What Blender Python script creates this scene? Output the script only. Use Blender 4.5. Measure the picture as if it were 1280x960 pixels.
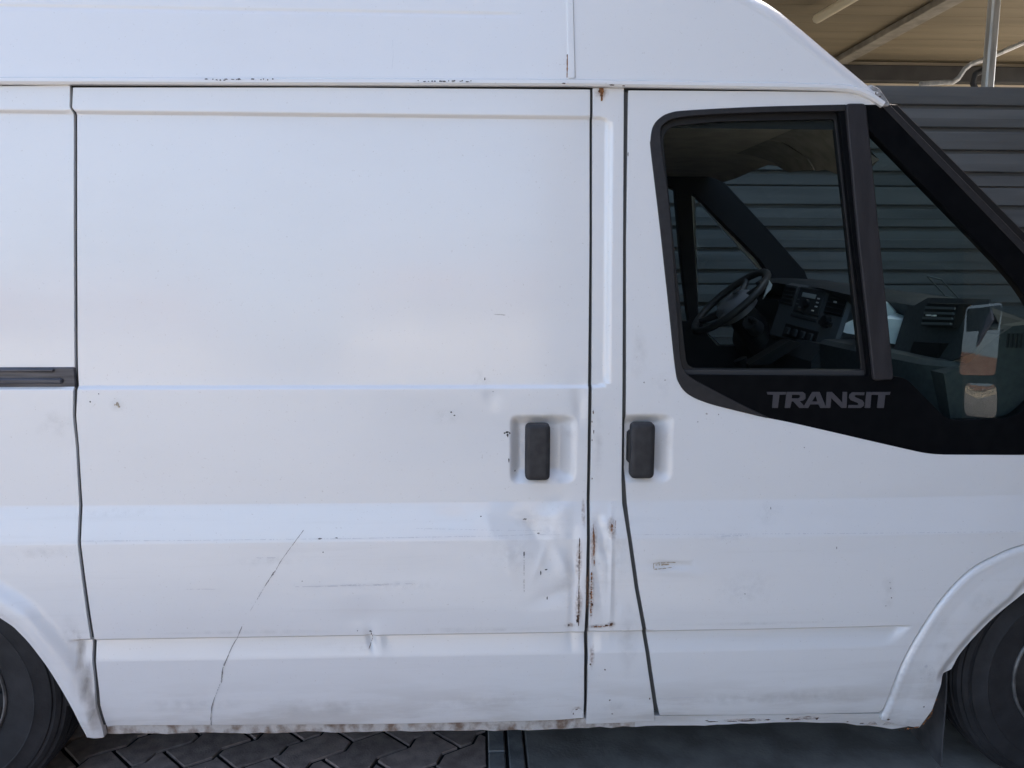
import bpy, math, random
import numpy as np
from math import radians, sin, cos, pi
from mathutils import Vector, Matrix
from mathutils.geometry import delaunay_2d_cdt

random.seed(7)
rng = np.random.default_rng(7)
scn = bpy.context.scene
for o in list(bpy.data.objects):
    bpy.data.objects.remove(o)
COL = scn.collection

# ------------------------------------------------------------------ camera
F, YAW, PITCH, ROLL = 1045.0, .043, .1417, .0035
CAMP = Vector((0, -2.09, 1.5))
CR = Matrix.Rotation(-YAW, 3, 'Z') @ Matrix.Rotation(pi / 2 - PITCH, 3, 'X') @ Matrix.Rotation(ROLL, 3, 'Z')
cd = bpy.data.cameras.new('camera')
cam = bpy.data.objects.new('camera', cd)
COL.objects.link(cam)
cd.sensor_width = 36
cd.lens = 36 * F / 1280
cd.clip_start, cd.clip_end = .05, 600
cam.matrix_world = Matrix.Translation(CAMP) @ CR.to_4x4()
scn.camera = cam

# ------------------------------------------------------------------ light
SUN_EL, SUN_AZ = radians(46), radians(34)          # azimuth from +Y towards +X
sun_dir = Vector((sin(SUN_AZ) * cos(SUN_EL), cos(SUN_AZ) * cos(SUN_EL), sin(SUN_EL)))
w = bpy.data.worlds.new('World')
scn.world = w
w.use_nodes = True
nt = w.node_tree
sky = nt.nodes.new('ShaderNodeTexSky')
sky.sky_type = 'NISHITA'
sky.sun_disc = False
sky.sun_elevation = SUN_EL
sky.sun_rotation = SUN_AZ
sky.air_density, sky.dust_density, sky.ozone_density = 1.0, 5.0, 1.0
bg = nt.nodes['Background']
bg.inputs[1].default_value = .15
nt.links.new(sky.outputs[0], bg.inputs[0])
sl = bpy.data.lights.new('sun', 'SUN')
sl.energy, sl.angle, sl.color = 2.6, radians(.5), (1, .94, .86)
so = bpy.data.objects.new('sun', sl)
COL.objects.link(so)
so.rotation_euler = sun_dir.to_track_quat('Z', 'Y').to_euler()
vs = scn.view_settings
vs.view_transform, vs.look = 'Standard', 'None'
vs.exposure, vs.gamma = 1.95, 1
vs.use_curve_mapping = False
scn.cycles.max_bounces = 8
scn.cycles.transparent_max_bounces = 16
scn.cycles.use_denoising = True

# ------------------------------------------------------------------ helpers
def ray(px, py):
    return CR @ Vector(((px - 640) / F, -(py - 480) / F, -1))

def P(px, py, X=None, Y=None, Z=None):
    d = ray(px, py)
    t = (X - CAMP.x) / d.x if X is not None else (Y - CAMP.y) / d.y if Y is not None else (Z - CAMP.z) / d.z
    return CAMP + d * t

def new_mat(name, col, rough=.5, metal=0, coat=0, spec=.5):
    m = bpy.data.materials.new(name)
    m.use_nodes = True
    b = m.node_tree.nodes['Principled BSDF']
    b.inputs['Base Color'].default_value = (*col, 1)
    b.inputs['Roughness'].default_value = rough
    b.inputs['Metallic'].default_value = metal
    b.inputs['Coat Weight'].default_value = coat
    b.inputs['Coat Roughness'].default_value = .06
    b.inputs['Specular IOR Level'].default_value = spec
    return m

def noisy(m, c1, c2, scale, lo=.35, hi=.65, bump=0, stretch=(1, 1, 1), detail=5, bscale=None, rvar=0):
    """two-tone noise colour, optional bump and per-object tone change"""
    t = m.node_tree
    N, L = t.nodes, t.links
    b = N['Principled BSDF']
    tc = N.new('ShaderNodeTexCoord')
    mp = N.new('ShaderNodeMapping')
    mp.inputs['Scale'].default_value = stretch
    L.new(tc.outputs['Object'], mp.inputs[0])
    vec = mp.outputs[0]
    oi = N.new('ShaderNodeObjectInfo')
    if rvar:
        ad = N.new('ShaderNodeVectorMath')
        ad.operation = 'MULTIPLY_ADD'
        cx = N.new('ShaderNodeCombineXYZ')
        L.new(oi.outputs['Random'], cx.inputs[0])
        L.new(oi.outputs['Random'], cx.inputs[1])
        L.new(cx.outputs[0], ad.inputs[0])
        ad.inputs[1].default_value = (37, 53, 0)
        L.new(vec, ad.inputs[2])
        vec = ad.outputs[0]
    nz = N.new('ShaderNodeTexNoise')
    nz.inputs['Scale'].default_value = scale
    nz.inputs['Detail'].default_value = detail
    L.new(vec, nz.inputs['Vector'])
    r = N.new('ShaderNodeValToRGB')
    r.color_ramp.elements[0].position, r.color_ramp.elements[1].position = lo, hi
    r.color_ramp.elements[0].color, r.color_ramp.elements[1].color = (*c1, 1), (*c2, 1)
    L.new(nz.outputs[0], r.inputs[0])
    out = r.outputs[0]
    if rvar:
        hs = N.new('ShaderNodeHueSaturation')
        mr = N.new('ShaderNodeMapRange')
        mr.inputs[3].default_value, mr.inputs[4].default_value = 1 - rvar, 1 + rvar
        L.new(oi.outputs['Random'], mr.inputs[0])
        L.new(mr.outputs[0], hs.inputs['Value'])
        L.new(out, hs.inputs['Color'])
        out = hs.outputs[0]
    L.new(out, b.inputs['Base Color'])
    if bump:
        n2 = N.new('ShaderNodeTexNoise')
        n2.inputs['Scale'].default_value = bscale or scale * 6
        n2.inputs['Detail'].default_value = 4
        L.new(vec, n2.inputs['Vector'])
        bp = N.new('ShaderNodeBump')
        bp.inputs['Strength'].default_value = bump
        bp.inputs['Distance'].default_value = .004
        L.new(n2.outputs[0], bp.inputs['Height'])
        L.new(bp.outputs[0], b.inputs['Normal'])
    return m

def glass_mat(name, tint, ior=1.5):
    m = bpy.data.materials.new(name)
    m.use_nodes = True
    t = m.node_tree
    N, L = t.nodes, t.links
    N.remove(N['Principled BSDF'])
    tr = N.new('ShaderNodeBsdfTransparent')
    tr.inputs[0].default_value = (*tint, 1)
    gl = N.new('ShaderNodeBsdfGlossy')
    gl.inputs['Roughness'].default_value = .01
    lw = N.new('ShaderNodeLayerWeight')          # Schlick reflectance, the same from both sides
    lw.inputs[0].default_value = .5
    pw = N.new('ShaderNodeMath')
    pw.operation = 'POWER'
    pw.inputs[1].default_value = 5
    L.new(lw.outputs['Facing'], pw.inputs[0])
    fr = N.new('ShaderNodeMapRange')
    fr.inputs[3].default_value = ((ior - 1) / (ior + 1)) ** 2
    L.new(pw.outputs[0], fr.inputs[0])
    mx = N.new('ShaderNodeMixShader')
    L.new(fr.outputs[0], mx.inputs[0])
    L.new(tr.outputs[0], mx.inputs[1])
    L.new(gl.outputs[0], mx.inputs[2])
    L.new(mx.outputs[0], N['Material Output'].inputs[0])
    return m

def tag(o, label=None, cat=None, group=None, kind=None):
    for k, v in (('label', label), ('category', cat), ('group', group), ('kind', kind)):
        if v:
            o[k] = v
    return o

def empty(name, loc, **kw):
    o = bpy.data.objects.new(name, None)
    o.empty_display_size = .2
    COL.objects.link(o)
    o.location = loc
    return tag(o, **kw)

def link(name, me, parent=None):
    o = bpy.data.objects.new(name, me)
    COL.objects.link(o)
    if parent is not None:
        o.parent = parent
        if parent.type == 'EMPTY':
            o.matrix_parent_inverse = Matrix.Translation(-parent.location)
    return o

def mesh(name, v, f, mat, parent=None, smooth=False, normals=None, angle=None):
    me = bpy.data.meshes.new(name)
    me.from_pydata([tuple(map(float, p)) for p in v], [], [tuple(map(int, q)) for q in f])
    me.materials.append(mat)
    if smooth or normals is not None:
        me.polygons.foreach_set('use_smooth', [True] * len(me.polygons))
    me.update()
    if normals is not None:
        me.normals_split_custom_set_from_vertices([tuple(map(float, n)) for n in normals])
    elif angle is not None:
        me.polygons.foreach_set('use_smooth', [True] * len(me.polygons))
        me.set_sharp_from_angle(angle=radians(angle))
    return link(name, me, parent)

class MB:
    """collects simple solids into one mesh"""
    def __init__(s):
        s.v, s.f = [], []
    def add(s, v, f):
        n = len(s.v)
        s.v += [tuple(p) for p in v]
        s.f += [tuple(i + n for i in q) for q in f]
        return s
    def box(s, x0, x1, y0, y1, z0, z1, b=0, M=None):
        """box with chamfered edges"""
        if b <= 0:
            v = [(x, y, z) for x in (x0, x1) for y in (y0, y1) for z in (z0, z1)]
            f = [(0, 1, 3, 2), (4, 6, 7, 5), (0, 4, 5, 1), (2, 3, 7, 6), (0, 2, 6, 4), (1, 5, 7, 3)]
        else:
            cx, cy, cz = (x0 + x1) / 2, (y0 + y1) / 2, (z0 + z1) / 2
            hx, hy, hz = abs(x1 - x0) / 2, abs(y1 - y0) / 2, abs(z1 - z0) / 2
            b = min(b, hx * .9, hy * .9, hz * .9)
            v, idx = [], {}
            for sx in (-1, 1):
                for sy in (-1, 1):
                    for sz in (-1, 1):
                        for a in range(3):
                            q = [hx - b, hy - b, hz - b]
                            q[a] = (hx, hy, hz)[a]
                            idx[sx, sy, sz, a] = len(v)
                            v.append((cx + sx * q[0], cy + sy * q[1], cz + sz * q[2]))
            f = []
            S = (-1, 1)
            cyc = [(-1, -1), (1, -1), (1, 1), (-1, 1)]
            for sg in S:
                for a in range(3):
                    q = []
                    for c in cyc:
                        k = list(c)
                        k.insert(a, sg)
                        q.append(idx[k[0], k[1], k[2], a])
                    f.append(tuple(q))
            for a in range(3):
                o1, o2 = [i for i in range(3) if i != a]
                for s1 in S:
                    for s2 in S:
                        k0, k1 = [0] * 3, [0] * 3
                        k0[a], k1[a] = -1, 1
                        for k in (k0, k1):
                            k[o1], k[o2] = s1, s2
                        f.append((idx[(*k0, o1)], idx[(*k1, o1)], idx[(*k1, o2)], idx[(*k0, o2)]))
            for sx in S:
                for sy in S:
                    for sz in S:
                        f.append(tuple(idx[sx, sy, sz, a] for a in range(3)))
        if M is not None:
            v = [M @ Vector(p) for p in v]
        return s.add(v, f)
    def tube(s, pts, r, n=10, closed=False, cap=True):
        pts = [Vector(p) for p in pts]
        m = len(pts)
        rr = r if hasattr(r, '__len__') else [r] * m
        v, f = [], []
        up = None
        for i, p in enumerate(pts):
            a = pts[(i - 1) % m] if (closed or i > 0) else p
            b = pts[(i + 1) % m] if (closed or i < m - 1) else p
            d = (b - a).normalized()
            if up is None:
                up = Vector((0, 0, 1)) if abs(d.z) < .9 else Vector((1, 0, 0))
            up = (up - d * up.dot(d)).normalized()
            sd = d.cross(up)
            for k in range(n):
                t = 2 * pi * k / n
                v.append(p + up * cos(t) * rr[i] + sd * sin(t) * rr[i])
        for i in range(m if closed else m - 1):
            j = (i + 1) % m
            for k in range(n):
                f.append((i * n + k, i * n + (k + 1) % n, j * n + (k + 1) % n, j * n + k))
        if cap and not closed:
            f.append(tuple(range(n - 1, -1, -1)))
            f.append(tuple((m - 1) * n + k for k in range(n)))
        return s.add(v, f)
    def lathe(s, prof, origin, axis='Y', n=48, closed=False):
        """prof = list of (radius, offset along the axis)"""
        v, f = [], []
        m = len(prof)
        for r, a in prof:
            for k in range(n):
                t = 2 * pi * k / n
                if axis == 'Y':
                    v.append((origin[0] + r * cos(t), origin[1] + a, origin[2] + r * sin(t)))
                elif axis == 'Z':
                    v.append((origin[0] + r * cos(t), origin[1] + r * sin(t), origin[2] + a))
        for i in range(m if closed else m - 1):
            j = (i + 1) % m
            for k in range(n):
                f.append((i * n + k, i * n + (k + 1) % n, j * n + (k + 1) % n, j * n + k))
        return s.add(v, f)
    def prism(s, pts, y0, y1, axis='Y'):
        """polygon in the XZ plane pushed along Y (or in YZ along X, or XY along Z)"""
        def at(p, d):
            return (p[0], d, p[1]) if axis == 'Y' else (d, p[0], p[1]) if axis == 'X' else (p[0], p[1], d)
        n = len(pts)
        v = [at(p, y0) for p in pts] + [at(p, y1) for p in pts]
        f = [tuple(range(n)), tuple(range(2 * n - 1, n - 1, -1))]
        f += [(i, (i + 1) % n, n + (i + 1) % n, n + i) for i in range(n)]
        return s.add(v, f)
    def build(s, name, mat, parent=None, angle=35, fix=True):
        o = mesh(name, s.v, s.f, mat, parent, angle=angle)
        if fix:
            import bmesh
            bm = bmesh.new()
            bm.from_mesh(o.data)
            bmesh.ops.recalc_face_normals(bm, faces=bm.faces)
            bm.to_mesh(o.data)
            bm.free()
            o.data.set_sharp_from_angle(angle=radians(angle))
        return o

# ------------------------------------------------------------------ materials
M = {}
M['liner'] = new_mat('black_liner', (.012, .012, .013), .8)
M['rubber'] = new_mat('black_rubber_seal', (.03, .031, .033), .6)
M['seal'] = new_mat('faded_grey_seal', (.06, .06, .058), .8)
M['seal2'] = noisy(new_mat('dirty_white_sealer', (.5, .5, .48), .7), (.16, .155, .15), (.36, .35, .34), 60)
M['seam'] = new_mat('grey_seam_sealant', (.26, .26, .265), .8)
M['gap'] = new_mat('grey_door_seal', (.09, .09, .088), .7)
M['trim'] = noisy(new_mat('black_trim', (.01, .01, .011), .5, spec=.06), (.003, .0035, .0045), (.005, .0055, .0065), 30)
M['frame'] = noisy(new_mat('window_frame_black', (.03, .028, .03), .6), (.011, .0105, .012), (.018, .017, .019), 60, bump=.1)
M['bar'] = noisy(new_mat('faded_black_plastic', (.05, .045, .048), .65), (.012, .0105, .0125), (.021, .0185, .021), 40, bump=.15, stretch=(1, 1, .2))
M['handle'] = noisy(new_mat('grained_handle_plastic', (.03, .03, .032), .55), (.020, .020, .023), (.034, .034, .037), 45, bump=.35, bscale=700)
M['badge'] = new_mat('grey_lettering', (.058, .055, .061), .6, spec=.3)
M['rail'] = noisy(new_mat('door_rail_metal', (.06, .062, .07), .45, .3), (.05, .05, .058), (.10, .10, .115), 9, stretch=(1, 1, 14))
M['rust'] = noisy(new_mat('rust', (.2, .08, .03), .9), (.10, .045, .022), (.36, .15, .05), 160)
M['rustdark'] = noisy(new_mat('dark_rust', (.06, .035, .025), .9), (.025, .018, .016), (.16, .085, .05), 220)
M['chip'] = new_mat('bare_primer', (.05, .048, .05), .8)
M['scuff'] = noisy(new_mat('brown_scuff', (.4, .33, .24), .8), (.30, .23, .15), (.55, .48, .38), 120)
M['scratch'] = noisy(new_mat('grey_scratch', (.25, .24, .24), .7), (.14, .135, .135), (.42, .40, .39), 130)
M['faint'] = new_mat('faint_scratch', (.63, .63, .645), .7)
M['tyre'] = noisy(new_mat('tyre_rubber', (.03, .03, .032), .75), (.012, .0125, .014), (.026, .026, .029), 14, bump=.25, bscale=120)
M['rim'] = noisy(new_mat('dusty_steel_rim', (.05, .05, .05), .6, .2), (.022, .022, .024), (.045, .044, .043), 30)
M['flange'] = noisy(new_mat('worn_rim_edge', (.4, .4, .4), .5, .4), (.10, .098, .095), (.22, .215, .21), 30)
M['flap'] = noisy(new_mat('mud_flap_rubber', (.07, .07, .075), .8), (.045, .046, .05), (.10, .10, .105), 12, bump=.2)
M['dash'] = noisy(new_mat('dash_plastic', (.05, .052, .056), .6), (.024, .026, .029), (.034, .036, .039), 90, bump=.1)
M['dashlow'] = noisy(new_mat('lower_dash_plastic', (.14, .15, .155), .65), (.040, .043, .045), (.052, .056, .057), 60)
M['stack'] = new_mat('console_plastic', (.085, .09, .098), .5)
M['black'] = new_mat('black_plastic', (.008, .008, .009), .5)
M['silver'] = new_mat('silver_button', (.5, .5, .52), .4)
M['display'] = new_mat('grey_display', (.30, .33, .34), .3)
M['hub'] = new_mat('wheel_pad_plastic', (.30, .30, .34), .35)
M['leather'] = new_mat('steering_rim', (.055, .054, .057), .45)
M['head'] = noisy(new_mat('headliner_fabric', (.30, .25, .2), .95), (.42, .335, .28), (.52, .42, .35), 14)
M['visor'] = noisy(new_mat('visor_vinyl', (.12, .11, .10), .85), (.24, .20, .17), (.32, .265, .23), 20)
M['lining'] = new_mat('inner_lining', (.014, .0145, .017), .8)
M['seat'] = noisy(new_mat('seat_cloth', (.06, .06, .07), .95), (.04, .04, .05), (.08, .08, .09), 80)
M['paper'] = noisy(new_mat('white_light_patch', (.75, .77, .78), .8), (.66, .70, .72), (.80, .82, .83), 25)
M['sticker'] = new_mat('sticker_backing', (.12, .13, .12), .7)
M['mirror'] = new_mat('mirror_glass', (.9, .9, .92), .01, 1)
M['lens'] = new_mat('headlamp_lens', (.7, .72, .75), .08)
M['glass'] = glass_mat('side_glass', (.80, .90, .89))
M['qglass'] = glass_mat('tinted_quarter_glass', (.70, .83, .80), 1.62)
M['wglass'] = glass_mat('windscreen_glass', (.86, .93, .92))
M['fence'] = noisy(new_mat('weathered_grey_cladding', (.12, .125, .13), .6), (.125, .122, .115), (.175, .170, .158), 5, bump=.05, stretch=(.25, 1, 3), rvar=.10)
M['ceil'] = noisy(new_mat('beige_ceiling_board', (.5, .42, .28), .8), (.20, .165, .105), (.26, .215, .14), 2.2, stretch=(.2, 2, 1), rvar=.06)
M['purlin'] = noisy(new_mat('dusty_purlin', (.5, .46, .38), .8), (.22, .20, .165), (.33, .305, .25), 7)
M['steel'] = noisy(new_mat('dark_steel', (.03, .03, .032), .7), (.03, .03, .031), (.05, .05, .05), 3)
M['cream'] = noisy(new_mat('cream_render', (.6, .54, .42), .9), (.55, .48, .36), (.66, .59, .46), 1.5)
M['galv'] = noisy(new_mat('galvanised_steel', (.6, .6, .58), .4, .5), (.42, .42, .41), (.72, .72, .70), 25, stretch=(1, 1, .1))
M['lamp'] = new_mat('lamp_diffuser', (.75, .68, .5), .4)
M['paver'] = noisy(new_mat('worn_paver', (.18, .165, .16), .9), (.36, .275, .24), (.56, .44, .385), 22, bump=.5, bscale=160, rvar=.14)
M['edging'] = noisy(new_mat('edging_concrete', (.22, .22, .215), .9), (.24, .24, .235), (.36, .355, .345), 18, bump=.4, bscale=150, rvar=.08)
M['sand'] = noisy(new_mat('joint_sand', (.04, .038, .036), 1), (.012, .012, .012), (.026, .025, .024), 60)
M['concrete'] = noisy(new_mat('stained_concrete', (.2, .2, .2), .9), (.24, .222, .20), (.36, .335, .305), 8, .38, .62, bump=.35, bscale=90, detail=8)
M['asphalt'] = noisy(new_mat('yard_asphalt', (.16, .155, .15), .9), (.25, .232, .205), (.32, .30, .265), 2)
M['roof'] = noisy(new_mat('brown_roof_tile', (.2, .1, .06), .8), (.17, .085, .05), (.26, .14, .09), 8)
M['window'] = new_mat('house_window', (.03, .035, .04), .1)
M['greyblocker'] = noisy(new_mat('grey_blocker', (.1, .1, .1), .9), (.022, .023, .025), (.035, .036, .037), 2)
M['brownblocker'] = noisy(new_mat('brown_blocker', (.2, .15, .1), .9), (.20, .14, .09), (.29, .21, .14), 3)
M['white2'] = new_mat('white_plaster', (.8, .78, .74), .8)

def stain(name, col, scale, lo, hi, amt):
    """thin discolouration: breaks up and fades towards its own edge"""
    m = new_mat(name, col, .85)
    t = m.node_tree
    N, L = t.nodes, t.links
    b = N['Principled BSDF']
    tc = N.new('ShaderNodeTexCoord')
    nz = N.new('ShaderNodeTexNoise')
    nz.inputs['Scale'].default_value = scale
    nz.inputs['Detail'].default_value = 6
    L.new(tc.outputs['Object'], nz.inputs['Vector'])
    at = N.new('ShaderNodeAttribute')
    at.attribute_name = 'edge'
    mr = N.new('ShaderNodeMapRange')
    mr.inputs[1].default_value, mr.inputs[2].default_value = lo, hi
    L.new(nz.outputs[0], mr.inputs[0])
    mu = N.new('ShaderNodeMath')
    mu.operation = 'MULTIPLY'
    L.new(mr.outputs[0], mu.inputs[0])
    L.new(at.outputs['Fac'], mu.inputs[1])
    m2 = N.new('ShaderNodeMath')
    m2.operation = 'MULTIPLY'
    m2.inputs[1].default_value = amt
    L.new(mu.outputs[0], m2.inputs[0])
    L.new(m2.outputs[0], b.inputs['Alpha'])
    return m
M['ruststain'] = stain('rust_stain', (.34, .15, .05), 150, .3, .6, .6)
M['dirtstain'] = stain('dirt_stain', (.42, .35, .27), 34, .35, .75, .17)
M['channel'] = stain('channel_dirt_shade', (.32, .27, .22), 22, .1, .7, .75)  # arch channel dirt with the flare's shade mixed into the colour
M['greystain'] = stain('grey_smear', (.48, .47, .47), 50, .4, .8, .12)

def paint():
    m = new_mat('white_van_paint', (.8, .8, .8), .32, 0, .75)
    t = m.node_tree
    N, L = t.nodes, t.links
    b = N['Principled BSDF']
    b.inputs['Coat Roughness'].default_value = .12
    tc = N.new('ShaderNodeTexCoord')
    sp = N.new('ShaderNodeSeparateXYZ')
    L.new(tc.outputs['Object'], sp.inputs[0])
    def noise(scale, stretch, detail=5, rough=.55):
        mp = N.new('ShaderNodeMapping')
        mp.inputs['Scale'].default_value = stretch
        L.new(tc.outputs['Object'], mp.inputs[0])
        n = N.new('ShaderNodeTexNoise')
        n.inputs['Scale'].default_value = scale
        n.inputs['Detail'].default_value = detail
        n.inputs['Roughness'].default_value = rough
        L.new(mp.outputs[0], n.inputs['Vector'])
        return n.outputs[0]
    def rng_(v, a, b_, c=0, d=1):
        r = N.new('ShaderNodeMapRange')
        r.interpolation_type = 'SMOOTHSTEP'
        for i, k in zip((1, 2, 3, 4), (a, b_, c, d)):
            r.inputs[i].default_value = k
        L.new(v, r.inputs[0])
        return r.outputs[0]
    def math_(op, a, b_):
        r = N.new('ShaderNodeMath')
        r.operation = op
        for i, k in enumerate((a, b_)):
            if isinstance(k, (int, float)):
                r.inputs[i].default_value = k
            else:
                L.new(k, r.inputs[i])
        return r.outputs[0]
    # grey grime film in long blotches, splashed road dirt near the sill, speckles
    film = math_('MULTIPLY', rng_(noise(2.2, (.5, 1, 1.4), 6), .45, .78), .10)
    streak = math_('MULTIPLY', math_('MULTIPLY', rng_(noise(5, (.25, 1, 6), 6, .65), .5, .75), rng_(sp.outputs[2], 1.0, .8)), .12)
    low = math_('MULTIPLY', rng_(sp.outputs[2], .46, .27), rng_(noise(7, (.35, 1, 2.2), 6, .6), .40, .62))
    low = math_('MULTIPLY', low, .42)
    speck = math_('MULTIPLY', rng_(noise(170, (1, 1, 1), 2), .68, .76), .34)
    f = math_('MAXIMUM', math_('MAXIMUM', film, streak), math_('MAXIMUM', low, speck))
    mix = N.new('ShaderNodeMixRGB')
    mix.inputs[1].default_value = (.80, .80, .80, 1)
    mix.inputs[2].default_value = (.44, .40, .355, 1)
    L.new(f, mix.inputs[0])
    L.new(mix.outputs[0], b.inputs['Base Color'])
    L.new(rng_(f, 0, .4, .28, .55), b.inputs['Roughness'])
    L.new(rng_(noise(3, (1, 1, 1), 5), .3, .7, .09, .17), b.inputs['Coat Roughness'])
    # sheet metal is never quite flat
    bp = N.new('ShaderNodeBump')
    bp.inputs['Strength'].default_value = .35
    bp.inputs['Distance'].default_value = .003
    L.new(noise(2.6, (.8, 1, 1.3), 2, .4), bp.inputs['Height'])
    L.new(bp.outputs[0], b.inputs['Normal'])
    L.new(bp.outputs[0], b.inputs['Coat Normal'])
    return m
M['paint'] = paint()
M['sillmat'] = noisy(new_mat('rusty_white_sill', (.6, .58, .55), .7), (.24, .17, .125), (.62, .60, .575), 28, .36, .56, bump=.6, bscale=120, stretch=(1, 1, .7), detail=9)

# ------------------------------------------------------------------ body surface
WID = 1.97
_prof = [(.18, .045), (.25, .034), (.275, .024), (.31, .015), (.36, .009), (.42, .006), (.478, .004), (.56, .0), (.60, -.001),
         (.70, .000), (.791, .0035), (.887, .0275), (1.00, .029), (1.184, .035), (1.30, .042), (1.55, .060), (1.875, .084), (1.93, .088), (2.05, .096)]
_zt = np.arange(.15, 2.06, .0005)
_bt = np.interp(_zt, [a for a, b in _prof], [b for a, b in _prof])
_k = np.hanning(15)
_bt = np.convolve(np.pad(_bt, 7, mode='edge'), _k / _k.sum(), 'valid')
_wide = np.hanning(161)
_wide = np.convolve(np.pad(_bt, 80, mode='edge'), _wide / _wide.sum(), 'valid')
_bt = np.where(_zt > 1.0, _wide, np.where(_zt < .45, _wide, _bt))

def base(x, z):
    return np.interp(z, _zt, _bt) + .03 * np.clip(np.asarray(x) - .6, 0, None) ** 2

def sm(t):
    t = np.clip(t, 0, 1)
    return t * t * (3 - 2 * t)

def XZ(px, py, fn=None):
    """photo point -> (x, z) on the body side"""
    fn = fn or base
    y = .04
    for _ in range(8):
        q = P(px, py, Y=y)
        y = float(fn(q.x, q.z))
    return q.x, q.z

def poly(pts, fn=None):
    return [XZ(a, b, fn) for a, b in pts]

def pocket(x, z, x0, x1, z0, z1, wl, wr, wb, wt, D, p=3.2):
    ax = np.maximum(1 - (x - x0) / wl, 1 - (x1 - x) / wr)
    az = np.maximum(1 - (z - z0) / wb, 1 - (z1 - z) / wt)
    ax, az = np.clip(ax, 0, None), np.clip(az, 0, None)
    r = (ax ** p + az ** p) ** (1 / p)
    return D * sm(1 - r)

pk1 = (*XZ(636, 606), *XZ(723, 517))      # x0,z0,x1,z1
pk2 = (*XZ(770, 605), *XZ(844, 516))
# dents: photo x, y, radius x, radius y (px), depth mm (+ inwards), tilt degrees
DENTS = [(655, 655, 40, 26, 4, -25), (640, 636, 40, 5, -2.5, -14), (612, 662, 12, 34, -2, 22), (690, 690, 26, 36, 6, 14), (716, 735, 8, 60, 8, 0), (704, 705, 8, 32, -6, 26), (676, 700, 5, 24, -2.5, -20), (690, 745, 30, 10, 4, 22), (712, 750, 6, 26, -4, 0), (668, 668, 6, 16, 3, 40), (700, 640, 18, 7, -3, 20), (636, 700, 8, 40, -2, 10), (590, 690, 26, 10, 2, -8), (566, 645, 20, 8, 1.5, 5),
         (722, 762, 5, 30, -4, 0), (670, 735, 40, 18, 2.5, -15), (700, 655, 14, 24, -3, -30), (540, 715, 60, 16, 2, 0), (455, 770, 26, 16, 3.5, 0),
         (463, 800, 5, 16, 6, 12), (474, 802, 6, 14, -3, 12), (616, 497, 9, 10, 3, 30), (725, 505, 7, 22, 4, 0), (724, 890, 12, 10, 5, 20), (560, 880, 120, 14, 2, 0),
         (753, 668, 7, 24, 7, 15), (764, 715, 3, 60, -4, 0), (748, 725, 6, 40, 5, 8), (757, 655, 8, 8, -4, 0), (770, 760, 6, 14, 3, 0), (757, 690, 6, 16, 3, 40), (741, 800, 8, 20, 3, 0),
         (845, 706, 30, 4, 4, -3), (840, 715, 36, 5, -1.5, -3), (200, 520, 60, 30, 1, 0), (700, 620, 14, 8, 2, 0), (745, 640, 8, 12, -2, 0),
         (60, 560, 40, 30, 1.2, 0), (480, 860, 40, 22, 1.6, 20), (330, 700, 70, 22, 1.2, 10)]
_d = []
for a, b, ra, rb, dep, tl in DENTS:
    cx, cz = XZ(a, b)
    _d.append((cx, cz, ra * .002, rb * .002, dep * .001 * (.8 if a > 560 and b > 630 and a < 790 else 1.0), radians(tl)))

def arc(cx, cz, r, a0, a1, n=14):
    return [(cx + r * cos(radians(a0 + (a1 - a0) * i / n)), cz + r * sin(radians(a0 + (a1 - a0) * i / n))) for i in range(n + 1)]

def spl(pts, n=5):
    p = [np.array(a, float) for a in pts]
    p = [2 * p[0] - p[1]] + p + [2 * p[-1] - p[-2]]
    out = []
    for i in range(1, len(p) - 2):
        a, b, c, d = p[i - 1], p[i], p[i + 1], p[i + 2]
        for j in range(n):
            t = j / n
            out.append(tuple(.5 * (2 * b + (c - a) * t + (2 * a - 5 * b + 4 * c - d) * t * t + (3 * b - a - 3 * c + d) * t ** 3)))
    return out + [tuple(p[-2])]

def pdist(x, z, line):
    x, z = np.asarray(x, float), np.asarray(z, float)
    d = np.full(x.shape, 9.)
    for (ax, az), (bx, bz) in zip(line[:-1], line[1:]):
        ex, ez = bx - ax, bz - az
        t = np.clip(((x - ax) * ex + (z - az) * ez) / (ex * ex + ez * ez), 0, 1)
        d = np.minimum(d, np.hypot(x - ax - t * ex, z - az - t * ez))
    return d

REAR_PX = [(112, 917), (95, 885), (75, 850), (55, 820), (30, 790), (0, 767)]
FLARE_PX = [(1102, 891.5), (1108, 880), (1127, 832), (1148, 793), (1178, 748.5), (1213, 713), (1248, 693.5), (1280, 681.5), (1334, 670)]
TIP_PX = [(1280, 745), (1240, 778), (1205, 815), (1191, 838)]

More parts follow.
